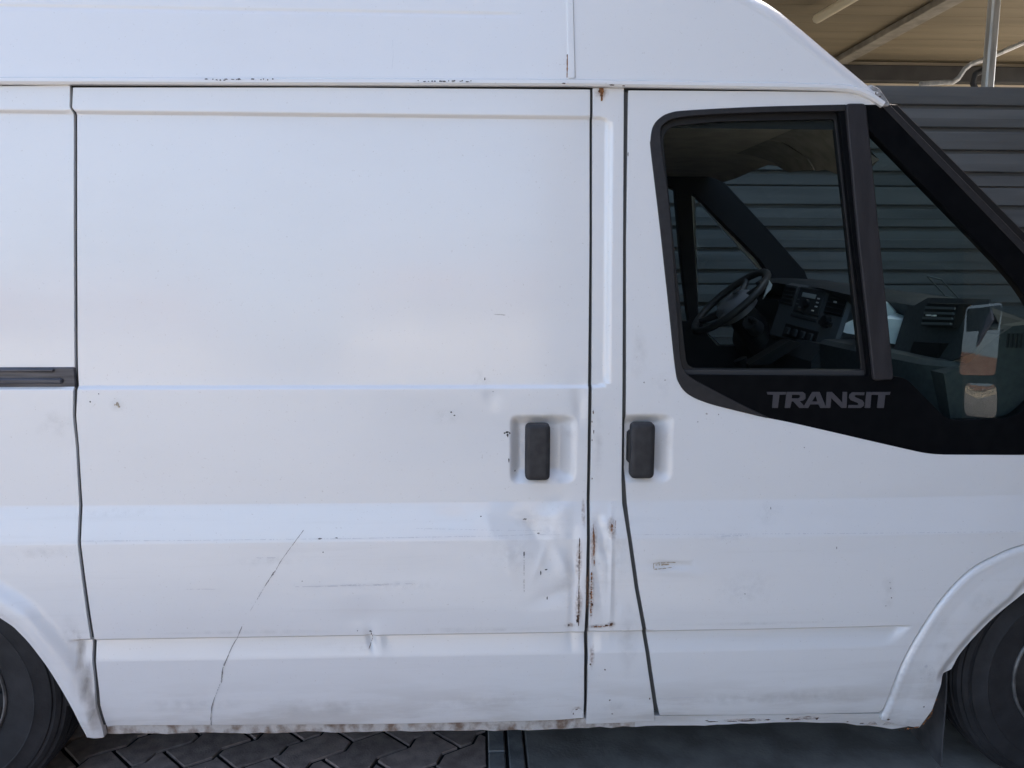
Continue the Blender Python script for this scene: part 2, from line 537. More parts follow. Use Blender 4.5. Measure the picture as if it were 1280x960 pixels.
def surf(x, z):
    x, z = np.asarray(x, float), np.asarray(z, float)
    s = base(x, z)
    # recessed field between cantrail and waist (ends with round corners on the pillar)
    xr, z0, z1, r = .344, 1.184, 1.873, .03
    dx = x - (xr - r)
    dz = np.maximum(z0 + r - z, z - (z1 - r))
    d = np.hypot(np.clip(dx, 0, None), np.clip(dz, 0, None)) + np.minimum(np.maximum(dx, dz), 0) - r
    s = s + .0095 * sm(-d / .010)
    # lower groove: hangs over a shallow scoop
    xe = 1.186 - (.538 - z) * .9
    g = sm((xe - x) / .045) * sm((x + 1.06) / .05)
    scoop = np.interp(z, [.474, .480, .5305, .5385], [0, .0008, .0140, 0])
    s = s + scoop * g
    # handle pockets
    s = s + pocket(x, z, pk1[0], pk1[2], pk1[1], pk1[3], .030, .052, .040, .034, .027)
    s = s + pocket(x, z, pk2[0] - .05, pk2[2], pk2[1], pk2[3], .02, .052, .040, .034, .026) * (x > .3825)
    for cx, cz, ra, rb, dep, tl in _d:
        u, v = (x - cx) * cos(tl) + (z - cz) * sin(tl), -(x - cx) * sin(tl) + (z - cz) * cos(tl)
        s = s + dep * np.exp(-(u / ra) ** 2 - (v / rb) ** 2)
    # flared rear arch
    if np.min(x) < -.9:
        dd = pdist(x, z, REAR_ARCH)
        s = s - (.020 * (1 - sm((dd - .030) / .052)) - .006 * (1 - sm(dd / .02))) * (1 - sm((z - .95) / .1))
    return s

def fsurf(x, z):        # front wing: rolled bead along the flare, soft lip at the tyre
    x, z = np.asarray(x, float), np.asarray(z, float)
    s = np.interp(z, [.2, .27, .40, .6, .8, .9, 1.2, 1.9], [.034, .022, .006, .0, .004, .024, .036, .085]) + .03 * np.clip(x - .6, 0, None) ** 2
    d = pdist(x, z, FLARE)
    s = s + np.interp(d, [0, .002, .006, .012, .018, .024, .05, .085, .12], [.0045, .001, -.003, -.0055, -.006, -.0052, -.0045, -.006, -.006]) * (d < .3)
    s = s + .014 * (1 - sm(pdist(x, z, TIP) / .035))
    return s

REAR_ARCH = spl(poly(REAR_PX) + arc(-1.455, .335, .425, 88, 200, 8))
FLARE = spl(poly(FLARE_PX))
TIP = spl(poly(TIP_PX) + arc(1.715, .335, .43, 105, 60, 4))

ROWS = np.concatenate([np.linspace(.527, .542, 8), [.472, .476, .48, .484], [.786, .789, .792, .796], [.882, .886, .889, .893],
                       np.linspace(1.180, 1.198, 9), np.linspace(1.858, 1.877, 9)])

def inside(pts, loops):
    x, z = pts[:, 0], pts[:, 1]
    c = np.zeros(len(pts), bool)
    for lp in loops:
        a = np.asarray(lp)
        b = np.roll(a, -1, 0)
        for (x0, z0), (x1, z1) in zip(a, b):
            if z0 == z1:
                continue
            hit = (z0 > z) != (z1 > z)
            c ^= hit & (x < (x1 - x0) * (z - z0) / (z1 - z0) + x0)
    return c

def bdist(pts, loops):
    d = np.full(len(pts), 1e9)
    for lp in loops:
        a = np.asarray(lp)
        b = np.roll(a, -1, 0)
        for p, q in zip(a, b):
            e = q - p
            t = np.clip(((pts - p) @ e) / max(e @ e, 1e-12), 0, 1)
            d = np.minimum(d, np.hypot(*(pts - p - t[:, None] * e).T))
    return d

def resample(lp, step):
    out = []
    n = len(lp)
    for i in range(n):
        p, q = np.array(lp[i], float), np.array(lp[(i + 1) % n], float)
        k = max(1, int(np.ceil(np.hypot(*(q - p)) / step)))
        out += [tuple(p + (q - p) * j / k) for j in range(k)]
    return out

def rounded(lp, r=.01, n=4, keep=()):
    """round the corners of a polygon"""
    out = []
    m = len(lp)
    for i in range(m):
        p, a, b = (np.array(lp[j % m], float) for j in (i, i - 1, i + 1))
        u, v = a - p, b - p
        lu, lv = np.hypot(*u), np.hypot(*v)
        rr = r[i] if hasattr(r, '__len__') else r
        k = min(rr, lu * .45, lv * .45)
        if k <= 1e-5:
            out.append(tuple(p))
            continue
        s, e = p + u / lu * k, p + v / lv * k
        for j in range(n + 1):
            t = j / n
            out.append(tuple((1 - t) ** 2 * s + 2 * t * (1 - t) * p + t * t * e))
    return out

def panel(name, outer, holes=(), mat=None, parent=None, fn=surf, off=0., step=.03, dense=(), rows=True, edge=.02, bead=.0012, bstep=.006, flip=False):
    loops = [resample(outer, bstep)] + [resample(h, bstep) for h in holes]
    arr = [np.array(l) for l in loops]
    lo, hi = arr[0].min(0), arr[0].max(0)
    xs = np.arange(lo[0] + step / 2, hi[0], step)
    zs = np.arange(lo[1] + step / 2, hi[1], step)
    if rows:
        rw = ROWS[(ROWS > lo[1]) & (ROWS < hi[1])]
        zs = np.array([z for z in zs if not len(rw) or np.min(np.abs(rw - z)) > .003])
        zs = np.unique(np.concatenate([zs, rw]))
    gx, gz = np.meshgrid(xs, zs)
    g = np.stack([gx.ravel(), gz.ravel()], 1)
    for x0, x1, z0, z1, st in dense:
        keep = ~((g[:, 0] > x0 - st) & (g[:, 0] < x1 + st) & (g[:, 1] > z0 - st) & (g[:, 1] < z1 + st))
        g = g[keep]
        zz = np.arange(z0, z1, st)
        if rows:
            rw = ROWS[(ROWS > z0) & (ROWS < z1)]
            zz = np.unique(np.concatenate([[z for z in zz if not len(rw) or np.min(np.abs(rw - z)) > .0012], rw]))
        dx, dz = np.meshgrid(np.arange(x0, x1, st), zz)
        g = np.concatenate([g, np.stack([dx.ravel(), dz.ravel()], 1)])
    if len(g):
        g = g[inside(g, loops)]
    if len(g):
        g = g[bdist(g, loops) > .0018]
    nb = sum(len(l) for l in loops)
    allp = np.concatenate(arr + ([g] if len(g) else []))
    edges, n0 = [], 0
    for l in loops:
        edges += [(n0 + i, n0 + (i + 1) % len(l)) for i in range(len(l))]
        n0 += len(l)
    vo, eo, fo, ov, oe, of = delaunay_2d_cdt([Vector(p) for p in allp], edges, [], 0, 1e-7)
    v2 = np.array([tuple(v) for v in vo])
    fo = np.array([f for f in fo])
    fo = fo[inside(v2[fo].mean(1), loops)]
    e = .0008
    def place(p2):
        y = fn(p2[:, 0], p2[:, 1]) + off
        return y
    def nrm(p2):
        sx = (fn(p2[:, 0] + e, p2[:, 1]) - fn(p2[:, 0] - e, p2[:, 1])) / (2 * e)
        sz = (fn(p2[:, 0], p2[:, 1] + e) - fn(p2[:, 0], p2[:, 1] - e)) / (2 * e)
        n = np.stack([sx, -np.ones_like(sx), sz], 1)
        return n / np.linalg.norm(n, axis=1)[:, None]
    y = place(v2)
    V = np.stack([v2[:, 0], y, v2[:, 1]], 1)
    NN = nrm(v2)
    tri = v2[fo]
    area = (tri[:, 1, 0] - tri[:, 0, 0]) * (tri[:, 2, 1] - tri[:, 0, 1]) - (tri[:, 2, 0] - tri[:, 0, 0]) * (tri[:, 1, 1] - tri[:, 0, 1])
    fo = np.where(area[:, None] > 0, fo, fo[:, ::-1])
    faces = [tuple(f) for f in fo[np.abs(area) > 1e-12]]
    V, NN = list(V), list(NN)
    for li, l in enumerate(arr):            # rolled edge + return flange
        ar = np.sum(l[:, 0] * np.roll(l[:, 1], -1) - np.roll(l[:, 0], -1) * l[:, 1])
        t = np.roll(l, -1, 0) - np.roll(l, 1, 0)
        t /= np.maximum(np.linalg.norm(t, axis=1), 1e-9)[:, None]
        on = np.stack([t[:, 1], -t[:, 0]], 1) * (1 if ar > 0 else -1) * (1 if li == 0 else -1)
        yb = place(l)
        nb_ = nrm(l)
        o3 = np.stack([on[:, 0], np.zeros(len(l)), on[:, 1]], 1)
        base_i = len(V)
        m = len(l)
        rings = [(0, 0, nb_), (bead, bead, o3), (bead, edge, o3)]
        for d, dy, n in rings:
            q = l + on * d
            V += list(np.stack([q[:, 0], yb + dy, q[:, 1]], 1))
            NN += list(n)
        ccw = (ar > 0) == (li == 0)
        for k in range(2):
            for i in range(m):
                a, b = base_i + k * m + i, base_i + k * m + (i + 1) % m
                c, d = b + m, a + m
                faces.append((a, d, c, b) if ccw else (a, b, c, d))
    V, NN = np.array(V), np.array(NN)
    if flip:
        V[:, 1] = WID - V[:, 1]
        NN[:, 1] *= -1
        faces = [f[::-1] for f in faces]
    return mesh(name, V, faces, mat, parent, normals=NN)

# marks that lie on a panel: strokes and irregular spots (photo points)
def stroke(parent, name, pts, wpx, mat, lift=.0028, gaps=.0, fn=surf):
    V, Fc = [], []
    p = [np.array(XZ(a, b)) for a, b in pts]
    q = [p[0]]
    for a, b in zip(p[:-1], p[1:]):
        k = max(1, int(np.hypot(*(b - a)) / .003))
        q += [a + (b - a) * j / k for j in range(1, k + 1)]
    q = np.array(q)
    t = np.gradient(q, axis=0)
    t /= np.linalg.norm(t, axis=1)[:, None]
    nn = np.stack([-t[:, 1], t[:, 0]], 1)
    wn = np.convolve(rng.uniform(-.1, 1.5, len(q) + 6), np.ones(4) / 4, 'same')[3:-3]
    wv = wpx * .001 * np.clip(wn, .12, 1.3)
    q = q + nn * rng.normal(0, wpx * .00018, len(q))[:, None]
    wv[0] = wv[-1] = 0.0002
    L, R = q + nn * wv[:, None], q - nn * wv[:, None]
    for r in (L, R):
        yy = fn(r[:, 0], r[:, 1]) - lift
        V += [(a, y, b) for (a, b), y in zip(r, yy)]
    n = len(q)
    for i in range(n - 1):
        if rng.random() < gaps:
            continue
        Fc.append((i, i + 1, n + i + 1, n + i))
    if Fc:
        return mesh(name, V, Fc, mat, parent)

def spots(parent, name, lst, mat, lift=.0028, fn=surf, seg=11):
    """several tiny marks of one kind on one panel: (px, py, rx, ry)"""
    V, Fc = [], []
    for a, b, ra, rb in lst:
        cx, cz = XZ(a, b)
        n0 = len(V)
        ph = rng.uniform(0, 6.28)
        for k in range(seg):
            t = 2 * pi * k / seg
            r = rng.uniform(.55, 1.15)
            x, z = cx + cos(t) * ra * .002 * r, cz + sin(t) * rb * .002 * r
            V.append((x, float(fn(x, z)) - lift, z))
        Fc.append(tuple(range(n0, n0 + seg)))
    o = mesh(name, V, Fc, mat, parent)
    if len(lst) > 1:
        o['kind'] = 'stuff'          # specks of a few pixels
    return o

def halo(parent, name, lst, mat, lift=.0024, fn=surf):
    """soft stains: fans of rings, strength fading outwards (px, py, rx, ry)"""
    seg, rings = 20, 4
    for a, b, ra, rb in lst:
        V, Fc, E_ = [], [], []
        cx, cz = XZ(a, b)
        n0 = 0
        V.append((cx, float(fn(cx, cz)) - lift, cz))
        E_.append(1.)
        wob = 1 + np.convolve(np.tile(rng.uniform(-.35, .35, seg), 3), np.ones(3) / 3, 'same')[seg:2 * seg]
        for r in range(1, rings + 1):
            for k in range(seg):
                t = 2 * pi * k / seg
                x = cx + cos(t) * ra * .002 * wob[k] * r / rings
                z = cz + sin(t) * rb * .002 * wob[k] * r / rings
                V.append((x, float(fn(x, z)) - lift, z))
                E_.append(1 - r / rings)
        for k in range(seg):
            k2 = (k + 1) % seg
            Fc.append((n0, n0 + 1 + k, n0 + 1 + k2))
            for r in range(rings - 1):
                i = n0 + 1 + r * seg
                Fc.append((i + k, i + seg + k, i + seg + k2, i + k2))
        o = mesh(name, V, Fc, mat, parent, smooth=True)
        at = o.data.attributes.new('edge', 'FLOAT', 'POINT')
        at.data.foreach_set('value', E_)

# ------------------------------------------------------------------ ground
def ground():
    def sheet(name, x0, x1, y0, y1, z, mat):
        o = mesh(name, [(x0, y0, z), (x1, y0, z), (x1, y1, z), (x0, y1, z)], [(0, 1, 2, 3)], mat)
        return tag(o, kind='structure')
    sheet('ground', -250, 250, -250, 250, -.06, M['asphalt'])
    bed = sheet('paving', -2.7, .150, -1.5, 2.6, -.0075, M['sand'])
    # interlocking pavers laid at 45 degrees
    L_, W_, per, amp, g = .225, .131, .15, .012, .0062
    def zig(s):
        u = (s / per) % 1
        return amp * (-1 + 2 * u / .7) if u < .7 else amp * (1 - 2 * (u - .7) / .3)
    dirs, dirt = np.array([1, 1]) / 2 ** .5, np.array([1, -1]) / 2 ** .5
    cnt, rest = 0, MB()
    def paver(i, j):
        t0 = -.549 + i * W_
        s0 = .106 - .0 + i * .104 + j * L_
        ss = np.unique(np.concatenate([[s0 + g, s0 + L_ - g], [k * per + d for k in range(-40, 40) for d in (0, .7 * per) if s0 + g < k * per + d < s0 + L_ - g]]))
        up = [(s, t0 + zig(s) + g) for s in ss]
        dn = [(s, t0 + W_ + zig(s) - g) for s in ss[::-1]]
        return up + dn
    def clip(pl, xmax):
        out = []
        for a, b in zip(pl, pl[1:] + pl[:1]):
            if a[0] <= xmax:
                out.append(a)
            if (a[0] - xmax) * (b[0] - xmax) < 0:
                k = (xmax - a[0]) / (b[0] - a[0])
                out.append((xmax, a[1] + k * (b[1] - a[1])))
        return out
    cand = []
    for i in range(-24, 16):
        for j in range(-16, 16):
            pl = [tuple(dirs * s + dirt * t) for s, t in paver(i, j)]
            c = np.mean(pl, 0)
            if -2.6 < c[0] < .05 and -1.4 < c[1] < 2.5:
                cand.append((np.hypot(c[0] + .55, (c[1] - .35)), pl))
    cand.sort(key=lambda a: a[0])
    for dist, pl in cand:
        pl = clip(pl, .026)
        if len(pl) < 3:
            continue
        n = len(pl)
        c = np.mean(pl, 0)
        h, tx, ty = rng.uniform(-.0015, .0015), rng.normal(0, .006), rng.normal(0, .006)
        def zz(p, b):
            return h + (p[0] - c[0]) * tx + (p[1] - c[1]) * ty - b
        ins = [tuple(np.array(p) + (c - np.array(p)) * min(.9, .0022 / max(np.hypot(*(c - np.array(p))), 1e-6))) for p in pl]
        V = [(p[0], p[1], zz(p, 0)) for p in ins] + [(p[0], p[1], zz(p, .0014)) for p in pl] + [(p[0], p[1], -.0085) for p in pl]
        Fc = [tuple(range(n))] + [(i + k * n, n + i + k * n, n + (i + 1) % n + k * n, (i + 1) % n + k * n) for k in (0, 1) for i in range(n)]
        ar = sum(a[0] * b[1] - b[0] * a[1] for a, b in zip(pl, pl[1:] + pl[:1]))
        if ar < 0:
            Fc = [f[::-1] for f in Fc]
        if cnt < 260:
            mesh('paver', V, Fc, M['paver'], bed)
            cnt += 1
        else:
            rest.add(V, Fc)
    if rest.v:
        r = mesh('paver_field', rest.v, rest.f, M['paver'], bed)
        r['kind'] = 'stuff'
    y = -1.43
    k = 0
    while y < 2.5:                           # first course of edging stones
        b = MB().box(.034, .087, y + .003, y + .247, -.023, .002 + rng.uniform(-.001, .001), .004)
        b.build('edging_stone', M['edging'], bed)
        y += .25
    y = -1.38
    while y < 2.5:                           # second course: long smooth edging
        MB().box(.097, .146, y + .002, y + .998, -.023, .001, .004).build('edging_stone', M['edging'], bed)
        y += 1
    c = MB().box(.153, 9, -1.5, 2.7, -.055, -.001, .004).build('concrete_slab', M['concrete'])
    tag(c, kind='structure')
ground()

# ------------------------------------------------------------------ fence and canopy behind
YF = 2.9
fence = empty('cladding_fence', (2, YF, 0), label='dark grey ribbed metal cladding wall standing behind the van', cat='wall')
prof = [(.022, 0), (.002, -.003), (-.001, -.012), (-.0028, -.052), (-.0045, -.057), (-.0032, -.064), (-.0042, -.104), (.002, -.109), (.022, -.110), (.022, -.1295)]
def rib(z, h, x0=-7, x1=4.58):
    k = h / .1295
    pr = [(a, b * k if b > -.108 else b + .1295 - h if h < .1 else b * k) for a, b in prof]
    if h < .1:
        pr = [(.022, 0), (.002, -.003), (-.002, -.03), (0, -h + .008), (.022, -h + .006), (.022, -h)]
    nx = 8
    V, Fc = [], []
    for i in range(nx + 1):
        x = x0 + (x1 - x0) * i / nx
        for a, b in pr:
            V.append((x, YF + a + rng.normal(0, .0015), z + b))
    n = len(pr)
    for i in range(nx):
        for k2 in range(n - 1):
            Fc.append((i * n + k2, i * n + k2 + 1, (i + 1) * n + k2 + 1, (i + 1) * n + k2))
    return mesh('cladding_rib', V, Fc, M['fence'], fence, angle=20)
z = 2.548
c = 0
while z > .1:
    h = .0685 if c % 5 == 4 else .128
    rib(z, h)
    z -= h
    c += 1
MB().box(-7, 4.58, YF + .025, YF + .06, 0, 2.545).build('backing_sheet', M['steel'], fence)

canopy = empty('canopy', (3, 6, 0), label='open canopy roof with beige board ceiling beyond the cladding wall', cat='canopy')
CZ = 4.0
y = 1.8  # boards carried forward out of view to keep sun off the dashboard
while y < 8.6:
    MB().box(-5, 7.2, y + .003, y + .297, CZ, CZ + .03 + rng.uniform(0, .004), .004).build('ceiling_board', M['ceil'], canopy)
    y += .30
MB().box(-5.1, 7.3, 1.7, 8.8, CZ + .05, CZ + .12).build('roof_sheet', M['steel'], canopy)
for x in (1.2, 4.43, 7.0):
    MB().box(x - .09, x + .09, 3.3, 8.45, CZ - .07, CZ - .003, .006).build('purlin', M['purlin'], canopy)
MB().box(-5, 7.2, 8.5, 8.7, -.05, CZ - .003).build('back_wall', M['cream'], canopy)
MB().box(-5, 7.2, 8.35, 8.49, 3.74, 3.93, .01).build('steel_beam', M['steel'], canopy)
a, b = P(1231, 107, Y=4.0), P(1251, 107, Y=4.0)
MB().box(a.x + .01, a.x + .075, 4.0, 4.075, -.05, CZ - .003, .012).build('post', M['galv'], canopy)
path = [P(u, v, Y=4.25) for u, v in ((1330, 32), (1280, 53), (1232, 74), (1214, 80), (1206, 86), (1198, 98), (1191, 103), (1180, 103), (1150, 105))]
MB().tube(path, .018, 8).build('bent_pipe', M['galv'], canopy)
MB().tube([P(u, v, Y=4.3) for u, v in ((1222, 118), (1216, 104), (1219, 93), (1230, 87))], .022, 8).build('hook', M['steel'], canopy)
a, b = P(1020, 24, Z=3.88), P(1066, -3, Z=3.88)
d = (b - a).normalized()
lampo = MB().tube([a - d * .012, a - d * .004, a + d * .02, a + d * 1.4], [.01, .035, .045, .045], 12).build('tube_lamp', M['lamp'], None)
tag(lampo, 'unlit cream tube lamp with rounded end hung under the beige canopy ceiling', 'lamp')

# ------------------------------------------------------------------ neighbouring houses (seen only as reflections), then added sky blockers
def house(x0, x1, yf, h, hr, label):
    hs = empty('house', ((x0 + x1) / 2, yf, 0), label=label, cat='house', group='houses across the yard')
    MB().box(x0, x1, yf - 9, yf, -.05, h).build('wall', M['cream'], hs)
    MB().prism([(yf - 9.6, h + .002), (yf + .7, h + .002), (yf - 4.5, hr)], x0 - .5, x1 + .5, 'X').build('roof', M['roof'], hs)
    n = int((x1 - x0) / 3)
    for k in range(n):
        x = x0 + (k + .5) * (x1 - x0) / n
        for z in (1.0, 3.9):
            f_ = MB().box(x - .65, x + .65, yf + .002, yf + .05, z, z + 1.5).build('window', M['white2'], hs)
            MB().box(x - .53, x + .53, yf + .051, yf + .07, z + .12, z + 1.38).build('pane', M['window'], f_)
house(-7, 5.5, -44, 6, 8.5, 'cream house with brown roof mirrored in the sliding door paint')
house(-40, -16, -44, 4.2, 7.4, 'low cream house with brown roof mirrored in the wing mirror')
gs = empty('sky_blocker', (7, -9, 0), label='unseen tall dark wall added to keep sky light off the van front', cat='blocker')  # unseen mass added to block sky and darken the van's front half
MB().box(1.3, 16, -14, -5.5, -.05, 7.5).build('wall', M['greyblocker'], gs)  # unseen added mass that blocks the sky
MB().box(4.6, 5.0, -5.498, 3.15, -.05, 7.5).build('blocker_side', M['brownblocker'], gs)  # unseen wall added to shade the yard on the right
MB().box(1.25, 4.597, -5.498, -1.55, 4.3, 4.45).build('overhead_blocker', M['greyblocker'], gs)  # unseen cover added to cut the high sky on the right

# ------------------------------------------------------------------ the van
van = empty('delivery_van', (.1, .985, 0), label='dented white high-roof delivery van with rust spots and black door handles', cat='van')
pm = M['paint']

# sliding door
sd = poly([(92, 110), (91, 134), (95, 140), (95, 300), (96, 460), (97.5, 488), (96, 520), (99.5, 560), (104, 632), (102, 675), (110, 740), (118, 793),
           (121, 830), (127, 880), (136, 906), (300, 905.5), (500, 904), (640, 901), (700, 899), (729, 897), (729.5, 850), (730, 790), (732, 745), (732.5, 700), (733, 640), (735, 490), (737, 300), (737, 112.5), (400, 110)])
door = panel('sliding_door', sd, (), pm, van, off=-.002, step=.025,
             dense=[(pk1[0] - .02, pk1[2] + .008, pk1[1] - .02, pk1[3] + .02, .004), (.0, .292, .46, .862, .006), (-.42, -.24, .44, .60, .006), (-.06, .03, 1.14, 1.2, .006)])
# rear body side
rb = [(-2.35, 1.938)] + poly([(-40, 108.5), (87, 107), (86.5, 134), (89.5, 140), (89.5, 300), (90.5, 459), (91, 486), (90.5, 520), (94.5, 560), (98.5, 632), (96.5, 675), (104, 740), (112, 795), (115, 830), (121, 880), (130, 906), (133, 917), (112, 918)])
rb += REAR_ARCH[1:] + [(-2.35, .30)]
rear = panel('rear_body_side', rb, (), pm, van, off=0, step=.03, dense=[(-1.30, -.96, .26, .75, .008)])
# pillar between the doors
pl = poly([(741.5, 110.5), (741.5, 300), (740.5, 490), (738, 640), (738, 700), (737, 745), (736, 790), (735, 850), (733.5, 897), (733, 905), (818.5, 902), (816, 880), (810, 840), (802.5, 786), (793, 735), (783, 665), (777.5, 630), (776.5, 600), (778.5, 300), (779.5, 110.5)])
pil = panel('door_pillar', pl, (), pm, van, off=.001, step=.012, dense=[(.28, .40, .45, .87, .005)])
# front door
trim_in = spl([(1180, 568.6), (1160, 567), (1130, 561), (1000, 531), (950, 520.5), (885, 504), (862, 494), (849, 480), (843.5, 460), (836, 388), (824, 278), (813.5, 190), (813, 175), (816, 158), (825, 147), (838, 141), (860, 138), (950, 133.5), (1060, 130.8)])
fd = poly([(786, 113.5), (783.5, 300), (782.5, 600), (784.5, 630), (789, 665), (799, 735), (808.5, 786), (816, 840), (822, 880), (825, 893.5), (1000, 892), (1098, 890)] + [(a - 1.4, b - 1.6) for a, b in spl(FLARE_PX)][2:] + [(1345, 640), (1352, 569)] + trim_in + [(1096, 130.5), (1092, 126), (1080, 120), (1062, 116), (1000, 115)])
fdoor = panel('front_door', fd, (), pm, van, off=-.001, step=.025, dense=[(.385, pk2[2] + .008, pk2[1] - .02, pk2[3] + .02, .004), (1.10, 1.21, .46, .55, .006), (.42, .56, .66, .74, .006)])
# black window surround
to = [(a + (.0 if a > 870 else .8), b - (.8 if b > 300 else -.8)) for a, b in trim_in]
tr = poly(to + [(1104, 131.5), (1280, 314), (1372, 407), (1372, 568.2)])
mh = rounded(poly([(822, 145), (900, 141), (1049, 138), (1066, 300), (1087, 470.5), (850, 469), (836, 264)]), [.05, .02, .012, 0, .01, .03, 0], 5)
qh = rounded(poly([(1083, 159), (1231, 311), (1266, 348), (1296, 392), (1298, 495), (1266, 523.5), (1185, 526.5), (1132, 473), (1108, 470)]), [.01, .05, .1, .06, .04, .03, .03, .02, .005], 4)
surround = panel('window_surround', tr, (mh, qh), M['trim'], fdoor, fn=base, off=-.0015, step=.05, rows=False, edge=.03)
# matt frame round the drop glass
fr_o = poly(spl([(960, 521.8), (920, 512.3), (885, 503), (862, 493), (850, 480), (844.5, 460), (836.8, 388), (824.8, 278), (814.3, 190), (813.8, 175), (816.8, 158.6), (825.6, 148), (838, 142), (860, 139), (950, 134.5), (1058, 131.8)]))
fr_i = poly(spl([(1054, 138.2), (969, 139.5), (889, 142.5), (848, 146.5), (831, 153), (824.5, 165), (828, 200), (836, 264), (846.5, 407), (850, 450), (859, 469), (884, 484), (920, 503), (955, 520)]))
panel('window_frame', fr_o + fr_i, (), M['frame'], fdoor, fn=base, off=-.0045, step=.05, rows=False, edge=.012, bead=.002)
# rubber channel inside the opening
si = rounded(poly([(828.5, 157), (900, 150), (1047, 147), (1064, 300), (1081, 464), (860, 462), (839.5, 264)]), [.045, .02, .01, 0, .01, .03, 0], 5)
panel('window_channel', mh, (si,), M['black'], fdoor, fn=base, off=.016, step=.05, rows=False, edge=.02)
ws = poly([(852, 463.5), (1082, 464.5), (1082, 470), (853, 469)])
panel('weather_strip', ws, (), M['rubber'], fdoor, fn=base, off=.010, step=.05, rows=False, edge=.01)
panel('window_glass', rounded(mh, .001, 1), (), M['glass'], fdoor, fn=base, off=.022, step=.2, rows=False, edge=.004, bead=.0)
panel('quarter_glass', qh, (), M['qglass'], fdoor, fn=lambda x, z: base(x, z) * 0 + np.interp(z, [1.0, 1.9], [float(base(1.2, 1.1)), float(base(1.2, 1.9))]), off=.006, step=.2, rows=False, edge=.004, bead=.0)
# divider bar
br = rounded(poly([(1057.5, 132.5), (1079, 132.5), (1096, 300), (1113, 472), (1092, 473), (1073, 300)]), [.008, .008, 0, .004, .004, 0], 4)
panel('divider_bar', br, (), M['bar'], fdoor, fn=base, off=-.011, step=.05, rows=False, edge=.02, bead=.005)
# letters
LET = []
cv = lambda pts: poly([(940 + a / 6.737, 470 + b / 6.737) for a, b in pts])
LET.append((cv([(122, 134), (283, 134), (283, 154), (228, 157), (214, 267), (168, 267), (176, 157), (130, 154)]), ()))
LET.append((cv([(290, 134), (425, 134), (446, 150), (447, 188), (425, 206), (398, 210), (452, 267), (396, 267), (346, 212), (330, 212), (318, 267), (274, 267)]), (cv([(334, 156), (330, 188), (385, 188), (402, 180), (402, 162), (390, 156)]),)))
LET.append((cv([(458, 267), (508, 134), (566, 134), (622, 267), (573, 267), (560, 237), (496, 237), (486, 267)][0:0] + [(428, 267), (505, 134), (566, 134), (622, 267), (573, 267), (557, 237), (486, 237), (470, 267)]), (cv([(500, 214), (534, 162), (548, 214)]),)))
LET.append((cv([(628, 134), (670, 134), (757, 222), (762, 134), (798, 134), (792, 267), (750, 267), (664, 182), (656, 267), (618, 267)]), ()))
LET.append((cv([(944, 138), (940, 160), (868, 158), (858, 168), (868, 178), (925, 203), (940, 225), (936, 250), (912, 267), (806, 267), (810, 243), (885, 245), (896, 235), (885, 224), (830, 202), (814, 182), (818, 155), (842, 136)]), ()))
LET.append((cv([(962, 134), (1003, 134), (992, 267), (946, 267)]), ()))
LET.append((cv([(1008, 134), (1162, 134), (1156, 156), (1118, 158), (1106, 267), (1050, 267), (1062, 158), (1004, 156)]), ()))
for o_, h_ in LET:
    panel('letter', o_, h_, M['badge'], fdoor, fn=base, off=-.003, step=.05, rows=False, edge=.002, bead=.0003, bstep=.01)
# A-pillar
ap = poly([(1106, 130), (1124, 131), (1280, 288), (1430, 440), (1430, 468), (1372, 408), (1280, 316), (1104, 131.5)])
panel('front_pillar', ap, (), M['black'], van, fn=base, off=.012, step=.05, rows=False, edge=.06, bead=.004)
rp = poly([(1103, 126), (1109, 130), (1284, 310), (1400, 428), (1400, 437), (1280, 316.5), (1103, 132.5)])
panel('pillar_strip', rp, (), M['frame'], van, fn=base, off=-.004, step=.05, rows=False, edge=.014, bead=.003)
# sill
random.seed(3)
sx = np.linspace(134, 1146, 70)
top = np.interp(sx, [134, 300, 640, 735, 820, 1100, 1146], [908.5, 908, 904, 900.5, 897, 894, 893])
bot = np.interp(sx, [134, 260, 300, 640, 735, 760, 900, 1000, 1060, 1090, 1130, 1146], [918.5, 917, 917, 913, 911, 910, 906, 903, 905, 909, 912, 907]) + rng.normal(0, .7, 70)
s_a = poly(list(zip(sx[:46], top[:46])) + list(zip(sx[:46][::-1], bot[:46][::-1])))
s_b = poly(list(zip(sx[45:], top[45:])) + list(zip(sx[45:][::-1], bot[45:][::-1])))
panel('sill', s_a, (), M['sillmat'], van, fn=base, off=.004, step=.05, edge=.05, bead=.003)
sill2 = panel('sill', s_b, (), pm, van, fn=base, off=.004, step=.05, edge=.05, bead=.003)
# front wing
fw = poly(spl([(a + .6, b + .6) for a, b in FLARE_PX]) + [(1350, 641), (1357, 569), (1378, 568), (1378, 412)])
fw += [(1.86, 1.25), (2.20, 1.10), (2.36, .9), (2.38, .62), (2.36, .30)] + arc(1.715, .335, .43, -5, 100, 16)
fw += poly(spl(TIP_PX) + [ (1181, 843), (1175, 856), (1163, 886), (1146, 906), (1120, 903), (1100, 897)])
wing = panel('front_wing', fw, (), pm, van, fn=fsurf, off=.001, step=.03, rows=False, dense=[(1.12, 1.5, .24, .78, .0055)], edge=.03, bead=.002)
# dark shell behind the shut lines
bk = [(-2.33, 1.93), (1.02, 1.935)] + poly([(1104, 132), (1280, 316), (1372, 410)]) + [(1.75, .8)] + arc(1.715, .335, .455, 85, 190, 12) + [(1.2, .262), (-.99, .262)] + arc(-1.455, .335, .45, -8, 188, 20) + [(-2.33, .32)]
wh = poly([(815, 139), (1090, 131), (1310, 370), (1310, 540), (1150, 545), (850, 480)])
panel('inner_shell', bk, (wh,), M['gap'], van, fn=lambda x, z: base(x, z) - .018 * (1 - sm((x + .9) / .08)) * 0, off=.036, step=.08, rows=True, edge=.02)

